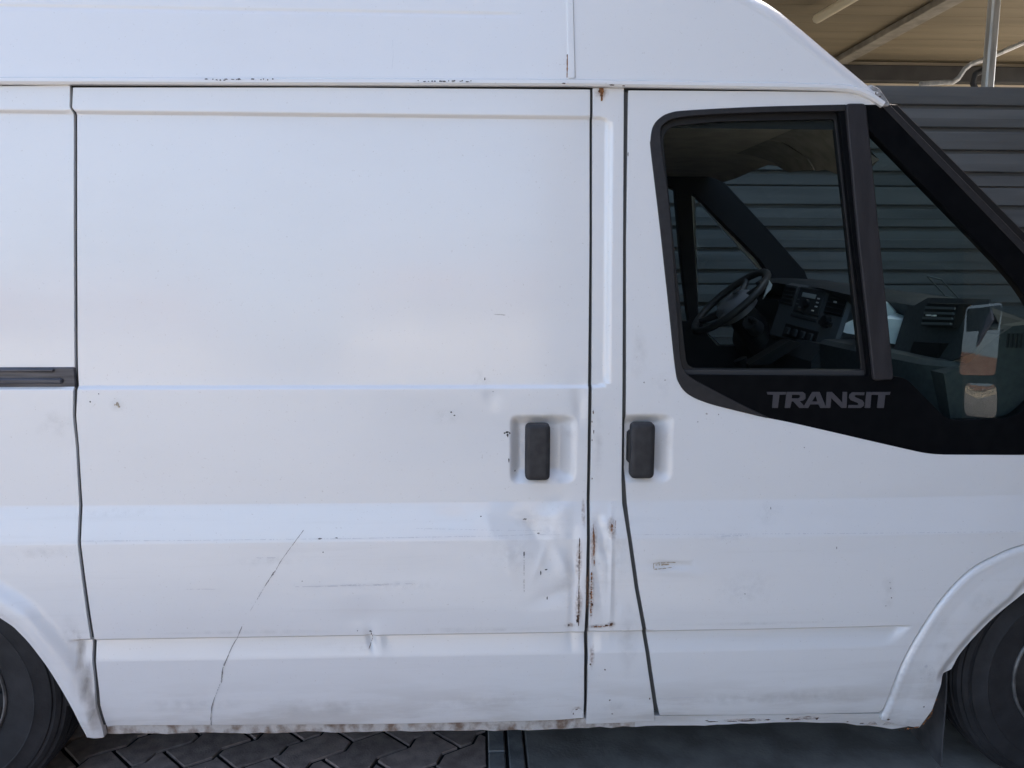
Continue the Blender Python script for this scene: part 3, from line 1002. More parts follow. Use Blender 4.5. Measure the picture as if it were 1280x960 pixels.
# rubber seals in the shut lines
def seal(name, pts, wpx, mat, off):
    p = spl(pts, 2)
    L_ = [(a - wpx, b) for a, b in p]
    R_ = [(a + wpx, b) for a, b in p]
    panel(name, poly(L_ + R_[::-1]), (), mat, van, fn=surf, off=off, step=.05, rows=False, edge=.01, bead=.002)
seal('door_seal', [(781.5, 114), (781, 300), (780.5, 490), (779.5, 600), (786, 665), (796, 735), (805, 786), (813, 840), (820, 890)], 5, M['seal'], .009)
seal('door_seal', [(89, 110), (89, 134), (92.5, 142), (92.5, 300), (93.5, 460), (94, 488), (93, 520), (97, 560), (101, 632), (99, 675), (107, 740), (115, 793), (118, 830), (124, 880), (133, 905)], 5, M['seal'], .010)
seal('door_seal', [(739, 112), (739, 300), (737.5, 490), (735.5, 640), (735.3, 700), (734.5, 745)], 4, M['rubber'], .014)

# handles
def handle(parent, x0, x1, z0, z1, y):
    pts = rounded([(x0, z0), (x1, z0), (x1, z1), (x0, z1)], .014, 5)
    n = len(pts)
    c = np.mean(pts, 0)
    V, Fc = [], []
    for sc, yy in ((1., y + .026), (1., y + .005), (.985, y + .0015), (.93, y - .0005), (.6, y - .0022)):
        V += [(c[0] + (p[0] - c[0]) * (1 - (1 - sc)), yy, c[1] + (p[1] - c[1]) * (1 - (1 - sc) * (x1 - x0) / (z1 - z0))) for p in pts]
    for k in range(4):
        for i in range(n):
            Fc.append((k * n + i, k * n + (i + 1) % n, (k + 1) * n + (i + 1) % n, (k + 1) * n + i))
    Fc.append(tuple(4 * n + i for i in range(n)))
    Fc.append(tuple(range(n))[::-1])
    mb = MB().add(V, Fc)
    mb.box((x0 + x1) / 2 - .012, (x0 + x1) / 2 + .012, y + .02, y + .06, z0 + .03, z1 - .03, .004)
    return mb.build('door_handle', M['handle'], parent, 50)
h0, h1 = XZ(656, 598), XZ(687, 528)
handle(door, h0[0], h1[0], h0[1], h1[1], .006)
h0, h1 = XZ(786, 596), XZ(817, 527)
handle(fdoor, h0[0], h1[0], h0[1], h1[1], .008)
mb = MB()
mb.box(h0[0] - .004, h0[0] + .02, .018, .06, h0[1] + .035, h1[1] - .025, .006)
mb.build('handle_hinge', M['black'], fdoor)

# door rail on the rear side
z0, z1 = XZ(50, 486)[1], XZ(50, 459.5)[1]
x1 = XZ(92.5, 470)[0]
ys = float(surf(-1.1, 1.21)) + .001
mb = MB()
mb.box(-2.2, x1, ys - .004, ys + .006, z0, z1, .003)
mb.box(-2.2, x1 - .03, ys - .012, ys - .002, z0 + .012, z0 + .026, .004)
mb.box(-2.2, x1 - .05, ys - .010, ys - .002, z1 - .012, z1 - .003, .003)
mb.build('door_rail', M['rail'], rear)
MB().box(-2.2, x1 - .045, ys - .009, ys + .004, z0 - .009, z0 - .001, .003).build('rail_lip', pm, rear)

# gutter along the roof edge
def rfn(x, z):
    z = np.asarray(z, float)
    x = np.asarray(x, float)
    return .080 + .135 * np.clip(z - 1.95, -1, .55) + .03 * np.clip(x - .6, 0, None) ** 2 + .0022 * np.exp(-((z - 2.117) / .005) ** 2) * (1 - sm((x - .05) / .1))
gp = poly([(-800, 102), (0, 101.5), (710, 104), (1000, 108.8), (1040, 109.8), (1058, 111.2), (1074, 114.5), (1088, 121), (1102, 131)])
gp[0] = (-2.36, gp[1][1])
V, Fc = [], []
sec = [(.012, .0085), (-.008, .0085), (-.015, .005), (-.016, -.003), (-.012, -.0085), (.0, -.0095), (.004, -.004), (.03, -.004)]
gq = np.array(gp)
tg = np.gradient(gq, axis=0)
tg /= np.linalg.norm(tg, axis=1)[:, None]
for (x, z), t in zip(gq, tg):
    yb = float(base(x, z))
    for dy, dz in sec:
        V.append((x - t[1] * dz * .9, yb + dy, z + abs(t[0]) * dz))
n = len(sec)
for i in range(len(gq) - 1):
    for k in range(n - 1):
        Fc.append((i * n + k, (i + 1) * n + k, (i + 1) * n + k + 1, i * n + k + 1))
Fc += [tuple(range(n)), tuple((len(gq) - 1) * n + k for k in range(n))]
gut = MB().add(V, Fc).build('roof_gutter', pm, van, 40)
MB().tube([Vector((x, float(base(x, z)) + .012, z - .008)) for x, z in gq[1:]], .005, 6).build('gutter_seal', M['rubber'], gut)

# raised roof: side panel, then rolled over to the far side
sil = poly([(1099, 115), (1095, 111), (1089, 105.5), (1070, 88), (1040, 61), (1000, 27), (965, 0)], rfn) + [(.60, 2.245), (.47, 2.35), (.30, 2.44), (.10, 2.51), (-.15, 2.56), (-.5, 2.59), (-1.2, 2.60), (-2.0, 2.60), (-2.25, 2.58), (-2.33, 2.48), (-2.36, 2.3), (-2.36, 1.957)]
sil = np.array([p for p in resample(spl(sil, 3), .04) if p[1] > 1.96 or p[0] > 1.0])
sil = sil[:int(np.argmin(np.hypot(sil[:, 0] + 2.36, sil[:, 1] - 1.97))) + 1]
sil = np.vstack([sil, [(-2.36, 1.957)]])
tg = np.gradient(sil, axis=0)
tg /= np.linalg.norm(tg, axis=1)[:, None]
nr = np.stack([tg[:, 1], -tg[:, 0]], 1)
if nr[10] @ np.array([1, 1]) < 0:
    nr = -nr
R_ = np.interp(np.arange(len(sil)), [0, 4, 12, len(sil)], [.006, .02, .045, .06])
ins = sil - nr * R_[:, None]
gl_ = [(-2.36, 1.957)] + [(x, z + .004) for x, z in gq[1:8]]
out = [tuple(p) for p in ins[:-1]] + [(-2.36 + .05, 1.957)] + [g for g in gl_[1:]]
def roof_piece(name, flip):
    return panel(name, out, (), pm, van, fn=rfn, off=0, step=.03, rows=False, dense=[(-2.2, .12, 2.105, 2.129, .004)] if not flip else (), edge=.004, bead=.0, flip=flip)
rf = roof_piece('roof_side', False)
roof_piece('roof_side', True)
V, Fc, NNr = [], [], []
K = 7
for i, (p, n, r) in enumerate(zip(sil, nr, R_)):
    row = []
    for k in range(K):
        a = pi / 2 * k / (K - 1)
        q = p - n * r + n * r * sin(a)
        y = float(rfn(*(p - n * r))) + r * (1 - cos(a))
        row.append(((q[0], y, q[1]), (n[0] * sin(a), -cos(a), n[1] * sin(a))))
    mid = row[-1][0]
    row.append(((mid[0], WID / 2, mid[2]), (n[0], 0, n[1])))
    for (x, y, z), nn_ in row[-2::-1]:
        row.append(((x, WID - y, z), (nn_[0], -nn_[1], nn_[2])))
    V += [a for a, b in row]
    NNr += [b for a, b in row]
m = 2 * K + 1
for i in range(len(sil) - 1):
    for k in range(m - 1):
        Fc.append((i * m + k, i * m + k + 1, (i + 1) * m + k + 1, (i + 1) * m + k))
mesh('roof_top', V, Fc, pm, van, normals=NNr)
panel('gutter_end', poly([(1088, 108), (1097, 113), (1110, 131.5), (1104, 132.5), (1099, 125), (1090, 117)]), (), M['seal2'], van, fn=base, off=-.008, step=.05, rows=False, edge=.05, bead=.004)
# roof seam strip
sm_ = poly([(711, 97), (710.5, 60), (709.5, 0), (708.5, -60), (714.5, -60), (715.5, 0), (717, 60), (718, 97)], rfn)
seam = panel('roof_seam', sm_, (), pm, van, fn=rfn, off=-.004, step=.05, rows=False, edge=.006, bead=.002)
panel('seam_sealant', poly([(717.5, 97), (716.8, 60), (715.3, 0), (714.3, -60), (715.7, -60), (716.7, 0), (718, 60), (719.2, 97)], rfn), (), M['seam'], van, fn=rfn, off=-.0012, step=.05, rows=False, edge=.002, bead=.0002)

# ---- far side, rear, front, floor
fo_ = [(-2.35, 1.94), (1.03, 1.94), (1.1, 1.90), (1.43, 1.55), (1.80, 1.20), (2.2, 1.08), (2.38, .62), (2.36, .3)] + arc(1.715, .335, .43, -5, 185, 16) + [(1.2, .25), (-1.0, .25)] + arc(-1.455, .335, .425, -8, 188, 16) + [(-2.35, .3)]
fmh = [(.49, 1.86), (.985, 1.875), (1.05, 1.22), (.54, 1.22)]
fqh = [(1.02, 1.82), (1.37, 1.46), (1.46, 1.33), (1.46, 1.12), (1.2, 1.10), (1.07, 1.22)]
far = panel('far_body_side', fo_, (fmh, fqh), pm, van, fn=base, off=0, step=.08, rows=False, edge=.03, flip=True)
panel('far_window_glass', rounded(fmh, .01, 1), (), M['glass'], far, fn=base, off=.012, step=.3, rows=False, edge=.004, bead=0, flip=True)
panel('far_quarter_glass', rounded(fqh, .01, 1), (), M['glass'], far, fn=base, off=.012, step=.3, rows=False, edge=.004, bead=0, flip=True)
# dark inner lining of the far door (photo outlines on the plane Y = 1.84)
def far_poly(pts, Y=1.84):
    return [(P(a, b, Y=Y).x, P(a, b, Y=Y).z) for a, b in pts]
lo_ = far_poly([(700, 200), (880, 205), (905, 231), (960, 290), (1003, 339), (1010, 356), (1010, 520), (700, 520)])
l_m = far_poly([(735, 232), (834, 233), (844, 237), (852, 330), (861, 402), (752, 402)])
l_q = rounded(far_poly([(862, 241), (868, 243), (905, 280), (948, 323), (957, 336), (948, 405), (936, 433), (895, 433), (880, 415), (871, 392)]), .012, 3)
def slab(name, outer, holes, y0, y1, mat, parent):
    o = panel(name, outer, holes, mat, parent, fn=lambda x, z: np.asarray(x, float) * 0 + y0, step=.2, rows=False, edge=y1 - y0, bead=.004, bstep=.05)
    return o
slab('far_door_lining', lo_, (l_m, l_q), 1.82, 1.87, M['lining'], van)
MB().box(.32, .36, .10, 1.87, .3, 1.95).build('bulkhead', M['lining'], van)
MB().box(-2.3, 1.25, .10, 1.87, .30, .34).build('floor', M['liner'], van)
MB().box(1.25, 2.2, .3, 1.67, .30, .6).build('engine_tray', M['liner'], van)
MB().box(-2.37, -2.33, .09, 1.88, .3, 2.3, .01).build('rear_doors', pm, van)
MB().box(.36, 1.06, .10, .145, .32, 1.19, .01).build('door_card', M['lining'], fdoor)
# windscreen + bonnet + nose (outside the frame)
V, Fc = [], []
nv, nu = 8, 12
for j in range(nv + 1):
    t = j / nv
    xz0 = (1.075 + (1.80 - 1.075) * t, 1.925 + (1.215 - 1.925) * t)
    for i in range(nu + 1):
        u = i / nu
        ye = float(base(xz0[0], xz0[1])) + .035
        y = ye + (WID - 2 * ye) * u
        V.append((xz0[0] + .10 * (1 - (2 * u - 1) ** 2), y, xz0[1] + .02 * (1 - (2 * u - 1) ** 2)))
for j in range(nv):
    for i in range(nu):
        a = j * (nu + 1) + i
        Fc.append((a, a + nu + 1, a + nu + 2, a + 1))
wsn = mesh('windscreen', V, Fc, M['wglass'], van, smooth=True)
pts = [(1.80, 1.20), (2.0, 1.14), (2.2, 1.05), (2.34, .92), (2.38, .80)]
V, Fc = [], []
for x, z in pts:
    for i in range(9):
        u = i / 8
        V.append((x + .1 * (1 - (2 * u - 1) ** 2), .10 + 1.77 * u, z + .02 * (1 - (2 * u - 1) ** 2)))
for j in range(4):
    for i in range(8):
        a = j * 9 + i
        Fc.append((a, a + 1, a + 10, a + 9))
mesh('bonnet', V, Fc, pm, van, smooth=True)
MB().box(2.34, 2.50, .06, 1.91, .27, .58, .05).build('bumper', M['bar'], van)
MB().box(2.33, 2.46, .45, 1.52, .60, .79, .02).build('grille', M['black'], van)
for y in (.09, 1.53):
    MB().box(2.25, 2.44, y, y + .35, .60, .84, .04).build('headlight', M['lens'], van)
# outside mirror: dark housing, two mirrors facing the rear
mh_ = MB().box(1.500, 1.615, -.30, -.085, 1.04, 1.435, .03).build('wing_mirror', M['bar'], van)
mx = 1.4995
a, b = rounded([(-.285, 1.21), (-.105, 1.21), (-.105, 1.42), (-.285, 1.42)], .02, 4), rounded([(-.275, 1.085), (-.115, 1.085), (-.115, 1.185), (-.275, 1.185)], .03, 5)
mesh('mirror_glass', [(mx - .012 + (z - 1.21) * .095, y, z) for y, z in a], [tuple(range(len(a)))[::-1]], M['mirror'], mh_)
cV = [(mx - .008, -.195, 1.135)] + [(mx, y, z) for y, z in b]
cF = [(0, 1 + (i + 1) % len(b), 1 + i) for i in range(len(b))]
mesh('spot_mirror', cV, cF, M['mirror'], mh_, smooth=True)
MB().tube([(1.55, .05, 1.12), (1.55, -.06, 1.13), (1.55, -.12, 1.16)], .03, 10).build('mirror_arm', M['bar'], mh_)

# wheels
def wheel(cx, y0, far_=False):
    wo = empty('wheel', (cx, y0, .345))
    wo.parent = van
    wo.matrix_parent_inverse = Matrix.Translation(-van.location)
    Rr = .347
    pr = [(.180, .02), (.188, .006), (.214, -.002), (.262, -.006), (.266, -.009), (.27, -.006), (.292, -.003), (.306, .002), (.307, .007), (.313, .007), (.315, .006), (.326, .015), (.326, .021), (.332, .023), (.336, .024), (.341, .036), (.340, .042), (.344, .046),
          (.345, .062), (.338, .064), (.338, .072), (.346, .074), (Rr, .10), (.338, .102), (.338, .11), (Rr, .112), (.346, .138), (.338, .14), (.338, .148), (.345, .15), (.335, .18), (.31, .2), (.26, .208), (.180, .19)]
    sgn = -1 if far_ else 1
    tmb = MB().lathe([(r, a * sgn) for r, a in pr], (0, 0, 0), n=96)
    o1 = tmb.build('tyre', M['tyre'], None, 30)
    fl_ = [(.187, .012), (.187, .003), (.184, -.001), (.180, .0), (.178, .006)]
    o3 = MB().lathe([(r, a * sgn) for r, a in fl_], (0, 0, 0), n=72).build('rim_flange', M['flange'], None, 30)
    pr = [(.178, .006), (.174, .03), (.168, .05), (.17, .055), (.15, .045), (.12, .03), (.08, .026), (.075, .01), (.04, .004), (.002, .004)]
    o2 = MB().lathe([(r, a * sgn) for r, a in pr], (0, 0, 0), n=64).build('rim', M['rim'], None, 30)
    for o in (o1, o2, o3):
        o.parent = wo
    return wo
wheel(1.705, .075)
wheel(-1.455, .075)
wheel(1.705, WID - .075, True)
wheel(-1.455, WID - .075, True)
for cx in (1.715, -1.455):
    r = .44
    V = []
    for y in (.06, .42):
        V += [(x, y, z) for x, z in arc(cx, .335, r, -8, 188, 20)]
    Fc = [(i, i + 1, 21 + i + 1, 21 + i) for i in range(20)] + [tuple(range(21, 42))]
    mesh('wheel_liner', V, Fc, M['liner'], van, smooth=False)
# mud flap behind the front wheel
V, Fc = [], []
nz_, ny_ = 9, 5
for dx in (0, .004):
    for a in range(nz_):
        for b in range(ny_):
            t, u = a / (nz_ - 1), b / (ny_ - 1)
            V.append((1.318 + dx + .022 * t + .005 * sin(5 * t + 3 * u), .085 + .235 * u, .44 - .37 * t))
for q in (0, 1):
    for a in range(nz_ - 1):
        for b in range(ny_ - 1):
            k = q * nz_ * ny_ + a * ny_ + b
            Fc.append((k, k + 1, k + ny_ + 1, k + ny_) if q else (k, k + ny_, k + ny_ + 1, k + 1))
ring = [a * ny_ for a in range(nz_)] + [(nz_ - 1) * ny_ + b for b in range(1, ny_)] + [a * ny_ + ny_ - 1 for a in range(nz_ - 2, -1, -1)] + [b for b in range(ny_ - 2, 0, -1)]
for a, b in zip(ring, ring[1:] + ring[:1]):
    Fc.append((a, b, b + nz_ * ny_, a + nz_ * ny_))
MB().add(V, Fc).build('mud_flap', M['flap'], van, 40)

# ---- cab interior
MB().box(.36, 1.075, .12, 1.84, 1.905, 1.93, .008).build('headliner', M['head'], van)
mb = MB()
mb.add([(.36, .12, 1.905), (1.07, .12, 1.905), (1.07, .20, 1.905), (.36, .2, 1.905), (.36, .115, 1.85), (1.04, .115, 1.85)], [(0, 1, 2, 3), (0, 1, 5, 4), (3, 2, 5, 4)])
mb.build('roof_lining_edge', M['lining'], van)
def visor(y0, y1, z1, tilt, x):
    Mx = Matrix.Translation((x, (y0 + y1) / 2, z1)) @ Matrix.Rotation(radians(tilt), 4, 'Y')
    return MB().box(-.13, 0, -(y1 - y0) / 2, (y1 - y0) / 2, -.012, .012, .01, Mx).build('sun_visor', M['visor'], van)
def header(name, low, mat):
    lo_p = [P(a, b, X=1.105) for a, b in low]
    V, Fc = [], []
    n = len(lo_p)
    for p in lo_p:
        hgt = 1.903 - p.z
        for k in range(5):
            t = k / 4
            V.append((1.105 - .16 * t ** 1.3, p.y, p.z + hgt * (1 - (1 - t) ** 1.8)))
        V.append((1.12 - .14, p.y, 1.904))
        V.append((1.125, p.y, p.z + .012))
    for i in range(n - 1):
        for k in range(7):
            Fc.append((i * 7 + k, i * 7 + (k + 1) % 7, (i + 1) * 7 + (k + 1) % 7, (i + 1) * 7 + k))
    Fc += [tuple(range(7))[::-1], tuple((n - 1) * 7 + k for k in range(7))]
    MB().add(V, Fc).build(name, mat, van, 30)
header('header_trim', [(903, 228), (920, 223), (940, 214), (960, 206.5), (972, 208)], M['head'])
header('sun_visor', [(973, 208.5), (986, 215.5), (1004, 213), (1018, 213)], M['visor'])
header('sun_visor', [(1020, 214), (1032, 212), (1044, 217), (1060, 220), (1076, 219), (1090, 205)], M['visor'])

# dashboard body
dash = empty('dashboard', (1.4, .98, 1.2))
dash.parent = van
dash.matrix_parent_inverse = Matrix.Translation(-van.location)
def dmesh(mb, name, mat, ang=35, parent=None):
    o = mb.build(name, mat, None, ang)
    o.parent = parent or dash
    if parent is None:
        o.matrix_parent_inverse = Matrix.Translation(-dash.location)
    return o
# upper pad with shallow binnacle bump, extruded over Y with varying profile
def loft(sections, closed=True):
    V, Fc = [], []
    n = len(sections[0][1])
    for y, pr in sections:
        V += [(x, y, z) for x, z in pr]
    for s in range(len(sections) - 1):
        for k in range(n if closed else n - 1):
            Fc.append((s * n + k, s * n + (k + 1) % n, (s + 1) * n + (k + 1) % n, (s + 1) * n + k))
    Fc += [tuple(range(n)), tuple((len(sections) - 1) * n + k for k in range(n))]
    return MB().add(V, Fc)
def pad(dx, dz):
    return [(1.30 + dx, 1.405 + dz), (1.33 + dx, 1.425 + dz), (1.45, 1.425 + dz * .7), (1.80, 1.28), (1.80, 1.22), (1.34 + dx, 1.36 + dz)]
dmesh(loft([(.12, pad(.32, -.19)), (.20, pad(.16, -.08)), (.30, pad(.08, -.035)), (.55, pad(.04, -.02)), (.80, pad(.02, -.008)), (.86, pad(0, .0)), (1.05, pad(0, .012)), (1.24, pad(-.01, .012)), (1.34, pad(-.06, .025)), (1.60, pad(-.06, .02)), (1.72, pad(-.01, -.01)), (1.84, pad(0, -.03))]), 'dash_top', M['dash'], 50)
# core behind the shelf
dmesh(MB().box(1.42, 1.75, .12, 1.84, .75, 1.33, .01), 'dash_core', M['dash'])
# lower dash, lighter
def low(dx):
    return [(1.235 + dx, 1.225), (1.25 + dx, 1.24), (1.42, 1.245), (1.42, .80), (1.34 + dx, .80), (1.25 + dx, 1.08)]
dmesh(loft([(.12, low(.09)), (.20, low(.02)), (.5, low(0)), (.84, low(-.01))]), 'lower_dash', M['dashlow'], 40)
# end cap by the door with vent slots
def cap(pts, y0, y1):
    return MB().prism(pts, y0, y1)
ce = [(P(a, b, Y=.13).x, P(a, b, Y=.13).z) for a, b in ((1176, 466), (1208, 452), (1236, 425), (1262, 407), (1320, 402), (1320, 560), (1190, 560))]
capo = dmesh(cap(ce, .115, .20), 'end_cap', M['dashlow'], 30)
c0 = P(1255, 414, Y=.115)
mb = MB()
for k in range(4):
    mb.box(c0.x + .008 + k * .012, c0.x + .015 + k * .012, .110, .114, c0.z - .045, c0.z - .006, .001)
dmesh(mb, 'vent_slot', M['black'], parent=None)
# dark passenger dash face with vent and cubby
fq = [P(a, b, X=xx) for a, b, xx in ((1132, 388, 1.34), (1160, 372, 1.35), (1236, 374, 1.37), (1240, 400, 1.35), (1216, 440, 1.32), (1172, 458, 1.31), (1113, 450, 1.30), (1122, 420, 1.32))]
V = [tuple(p) for p in fq] + [(p.x + .006, p.y, p.z) for p in fq]
n = len(fq)
dmesh(MB().add(V, [tuple(range(n)), tuple(range(2 * n - 1, n - 1, -1))] + [(i, (i + 1) % n, n + (i + 1) % n, n + i) for i in range(n)]), 'passenger_panel', M['dash'], 30)
def onpanel(name, corners, d, th, mat):
    q = [P(a, b, X=1.331) for a, b in corners]
    V = [(p.x - d - th, p.y, p.z) for p in q] + [(p.x + .03, p.y, p.z) for p in q]
    return dmesh(MB().add(V, [(0, 1, 2, 3), (7, 6, 5, 4)] + [(i, (i + 1) % 4, 4 + (i + 1) % 4, 4 + i) for i in range(4)]), name, mat, 30)
onpanel('air_vent', [(1164, 379), (1203, 380), (1196, 410), (1156, 407)], .012, .0, M['black'])
for k in range(4):
    y0_, y1_ = 383 + k * 6.5, 386 + k * 6.5
    onpanel('vent_blade', [(1163 - k * 1.5, y0_), (1200 - k * 1.5, y0_ + 1), (1200 - k * 1.5, y1_ + 1), (1163 - k * 1.5, y1_)], .012, .005, M['stack'])
onpanel('vent_tab', [(1167, 393), (1169, 393), (1169, 395), (1167, 395)], .012, .012, M['silver'])
onpanel('vent_tab', [(1174, 393.5), (1176, 393.5), (1176, 395.5), (1174, 395.5)], .012, .012, M['silver'])
onpanel('cubby', [(1152, 427), (1188, 429), (1178, 455), (1142, 452)], .024, .0, M['black'])

# centre console: face given by its four corners
TL, TR, BR_, BL = P(983, 352, Y=1.30), P(1066, 366, Y=.85), P(1041, 440, Y=.85), P(994, 436, Y=1.12)
BL = BR_ + (TL - TR)
U, Vv = (TR - TL), (BL - TL)
Nn = U.cross(Vv).normalized()
if Nn.dot(CAMP - TL) < 0:
    Nn = -Nn
ul, vl = U.length, Vv.length
CM = Matrix((U.normalized(), Vv.normalized(), Nn)).transposed().to_4x4()
CM.translation = TL
def con(name, u0, u1, v0, v1, d0, d1, mat, b=.003):
    return dmesh(MB().box(u0 * ul, u1 * ul, v0 * vl, v1 * vl, d0, d1, b, CM), name, mat)
con('console_face', -.02, 1.0, .0, 1.06, -.09, 0, M['stack'], .012)
radio = con('radio', .27, .66, .04, .50, -.002, .006, M['dash'], .003)
con('radio_display', .34, .55, .14, .22, .006, .008, M['display'], .001)
con('cd_slot', .30, .62, .07, .085, .006, .0075, M['black'], .0005)
for u, v in ((.60, .20), (.60, .27), (.60, .34), (.31, .36), (.36, .41), (.31, .28), (.57, .42)):
    con('radio_button', u - .018, u + .018, v - .012, v + .012, .006, .009, M['silver'] if u > .5 else M['stack'], .001)
def knob(u, v, r, name='knob', h=.02):
    q = CM @ Vector((u * ul, v * vl, 0))
    q2 = CM @ Vector((u * ul, v * vl, h))
    return dmesh(MB().tube([q, q2], [r, r * .85], 16), name, M['black'])
knob(.46, .32, .017)
for u0, u1, v0, v1 in ((.02, .22, .05, .42), (.71, .98, .02, .42)):
    con('air_vent', u0, u1, v0, v1, -.002, .004, M['black'], .003)
    for k in range(5):
        v = v0 + (v1 - v0) * (k + .5) / 5
        con('vent_blade', u0 + .015, u1 - .015, v - .008, v + .008, .004, .009, M['dash'], .001)
con('vent_tab', .83, .87, .19, .22, .009, .013, M['silver'], .001)
con('switch_bar', .25, .66, .54, .60, .0, .004, M['dash'], .002)
knob(.80, .55, .024)
for u in (.74, .86):
    knob(u, .58, .010, 'switch', .014)
con('switch_recess', .22, .74, .74, .98, .0, .004, M['black'], .004)
for u in (.30, .42, .54, .66):
    con('switch', u - .035, u + .035, .80, .94, .004, .012, M['dash'], .004)
# lower centre pod and tunnel
pod = [(1.20, .90), (1.38, .90), (1.40, 1.22), (1.24, 1.22), (1.20, 1.16)]
dmesh(MB().prism(pod, .84, 1.34), 'centre_pod', M['dash'], 30)
# driver side face + painted light patch beside it
drv = [(1.24, 1.36), (1.36, 1.38), (1.42, .9), (1.30, .9), (1.22, 1.15)]
dmesh(MB().prism(drv, 1.30, 1.84), 'driver_panel', M['black'], 30)
light_pts = [(P(a, b, Y=1.285).x, P(a, b, Y=1.285).z) for a, b in ((953.5, 374), (961, 350), (965, 356), (963, 362), (957, 368))]
dmesh(MB().prism(light_pts, 1.28, 1.29), 'painted_light_patch', M['paper'], 30)  # bright spot of light by the binnacle, painted as a white patch
# steering wheel
sc = P(913, 377, Y=1.42)
ax = Vector((-.66, -.02, .74)).normalized()
e1 = Vector((0, 1, 0)).cross(ax).normalized()
e2 = ax.cross(e1).normalized()
swheel = empty('steering_wheel', sc)
swheel.parent = van
swheel.matrix_parent_inverse = Matrix.Translation(-van.location)
def swm(mb, name, mat):
    o = mb.build(name, mat, None, 40)
    o.parent = swheel
    o.matrix_parent_inverse = Matrix.Translation(-swheel.location)
    return o
RW = .186
swm(MB().tube([sc + e1 * RW * cos(t) + e2 * RW * sin(t) for t in np.linspace(0, 2 * pi, 48, endpoint=False)], .0155, 12, True), 'wheel_rim', M['leather'])
hubp = [sc + e1 * .085 * cos(t) * (1.05 if cos(t) > 0 else .95) + e2 * .10 * sin(t) - ax * .012 for t in np.linspace(0, 2 * pi, 24, endpoint=False)]
n = 24
V = [p - ax * .05 for p in hubp] + [p for p in hubp] + [p + (sc - p) * .25 + ax * .016 for p in hubp]
Fc = [(k * n + i, k * n + (i + 1) % n, (k + 1) * n + (i + 1) % n, (k + 1) * n + i) for k in (0, 1) for i in range(n)] + [tuple(range(2 * n, 3 * n)), tuple(range(n))[::-1]]
swm(MB().add(V, Fc), 'wheel_pad', M['hub'])
bd = [sc + ax * .0155 + e1 * (.045 + .016 * cos(t)) + e2 * .026 * sin(t) for t in np.linspace(0, 2 * pi, 16, endpoint=False)]
swm(MB().add([p for p in bd] + [p + ax * .004 for p in bd], [(i, (i + 1) % 16, 16 + (i + 1) % 16, 16 + i) for i in range(16)] + [tuple(range(16, 32))]), 'wheel_emblem', M['stack'])
for an in (40, 140, 220, 320):
    t = radians(an)
    d = e1 * cos(t) + e2 * sin(t)
    swm(MB().tube([sc + d * .08 - ax * .02, sc + d * .15 - ax * .012, sc + d * RW], [.018, .014, .012], 8), 'spoke', M['leather'])
colb = MB().tube([sc - ax * .03, sc - ax * .10, sc - ax * .35], [.045, .065, .075], 12)
swm(colb, 'column_shroud', M['black'])
ig = P(936, 403, Y=1.30)
swm(MB().tube([ig + Vector((.05, .05, -.03)), ig], [.035, .028], 12), 'ignition_lock', M['leather'])
swm(MB().tube([sc - ax * .08, sc - ax * .07 - e2 * .18 + Vector((0, 0, -.02))], [.012, .008], 8), 'stalk', M['black'])
swm(MB().tube([sc - ax * .08, sc - ax * .07 + e2 * .18], [.012, .008], 8), 'stalk', M['black'])
# gear lever
g0, g1 = P(925, 455, Y=1.05), P(945, 420, Y=1.05)
gear = MB().tube([g0 + Vector((.1, 0, -.12)), g0 + Vector((.02, 0, -.02)), g0 + Vector((-.0, 0, .02))], [.02, .018, .027], 12)
gear.build('gear_lever', M['black'], van)
pedal = [(P(a, b, Y=1.0).x, P(a, b, Y=1.0).z) for a, b in ((935, 455), (985, 425), (1000, 428), (960, 455))]
MB().prism(pedal, .98, 1.06).build('gaiter', M['black'], van)
# seats
for y0, y1 in ((.16, .98), (1.15, 1.72)):
    s_ = empty('seat', (.6, (y0 + y1) / 2, .34))
    s_.parent = van
    s_.matrix_parent_inverse = Matrix.Translation(-van.location)
    for nm, bx in (('seat_cushion', (.42, .92, y0, y1, .62, .78)), ('backrest', (.37, .455, y0, y1, .74, 1.16))):
        o = MB().box(*bx, .04).build(nm, M['seat'], None)
        o.parent = s_
        o.matrix_parent_inverse = Matrix.Translation(-s_.location)
# windscreen sticker
c0 = Vector((P(1150, 350, Y=.78)))
def wx(y, z):
    t = (1.925 - z) / (1.925 - 1.215)
    u = (y - .12) / (WID - .24)
    return 1.075 + .725 * t + .10 * (1 - (2 * u - 1) ** 2) - .02
zt, zb = 1.455, 1.38
st = [(.80, 1.455), (.88, 1.465), (.88, 1.395), (.80, 1.385)]
mbs = MB()
for (y0, z0), (y1, z1) in zip(st, st[1:] + st[:1]):
    p0, p1 = Vector((wx(y0, z0), y0, z0)), Vector((wx(y1, z1), y1, z1))
    mbs.tube([p0, p1], .003, 4)
mbs.build('windscreen_sticker', M['sticker'], wsn)

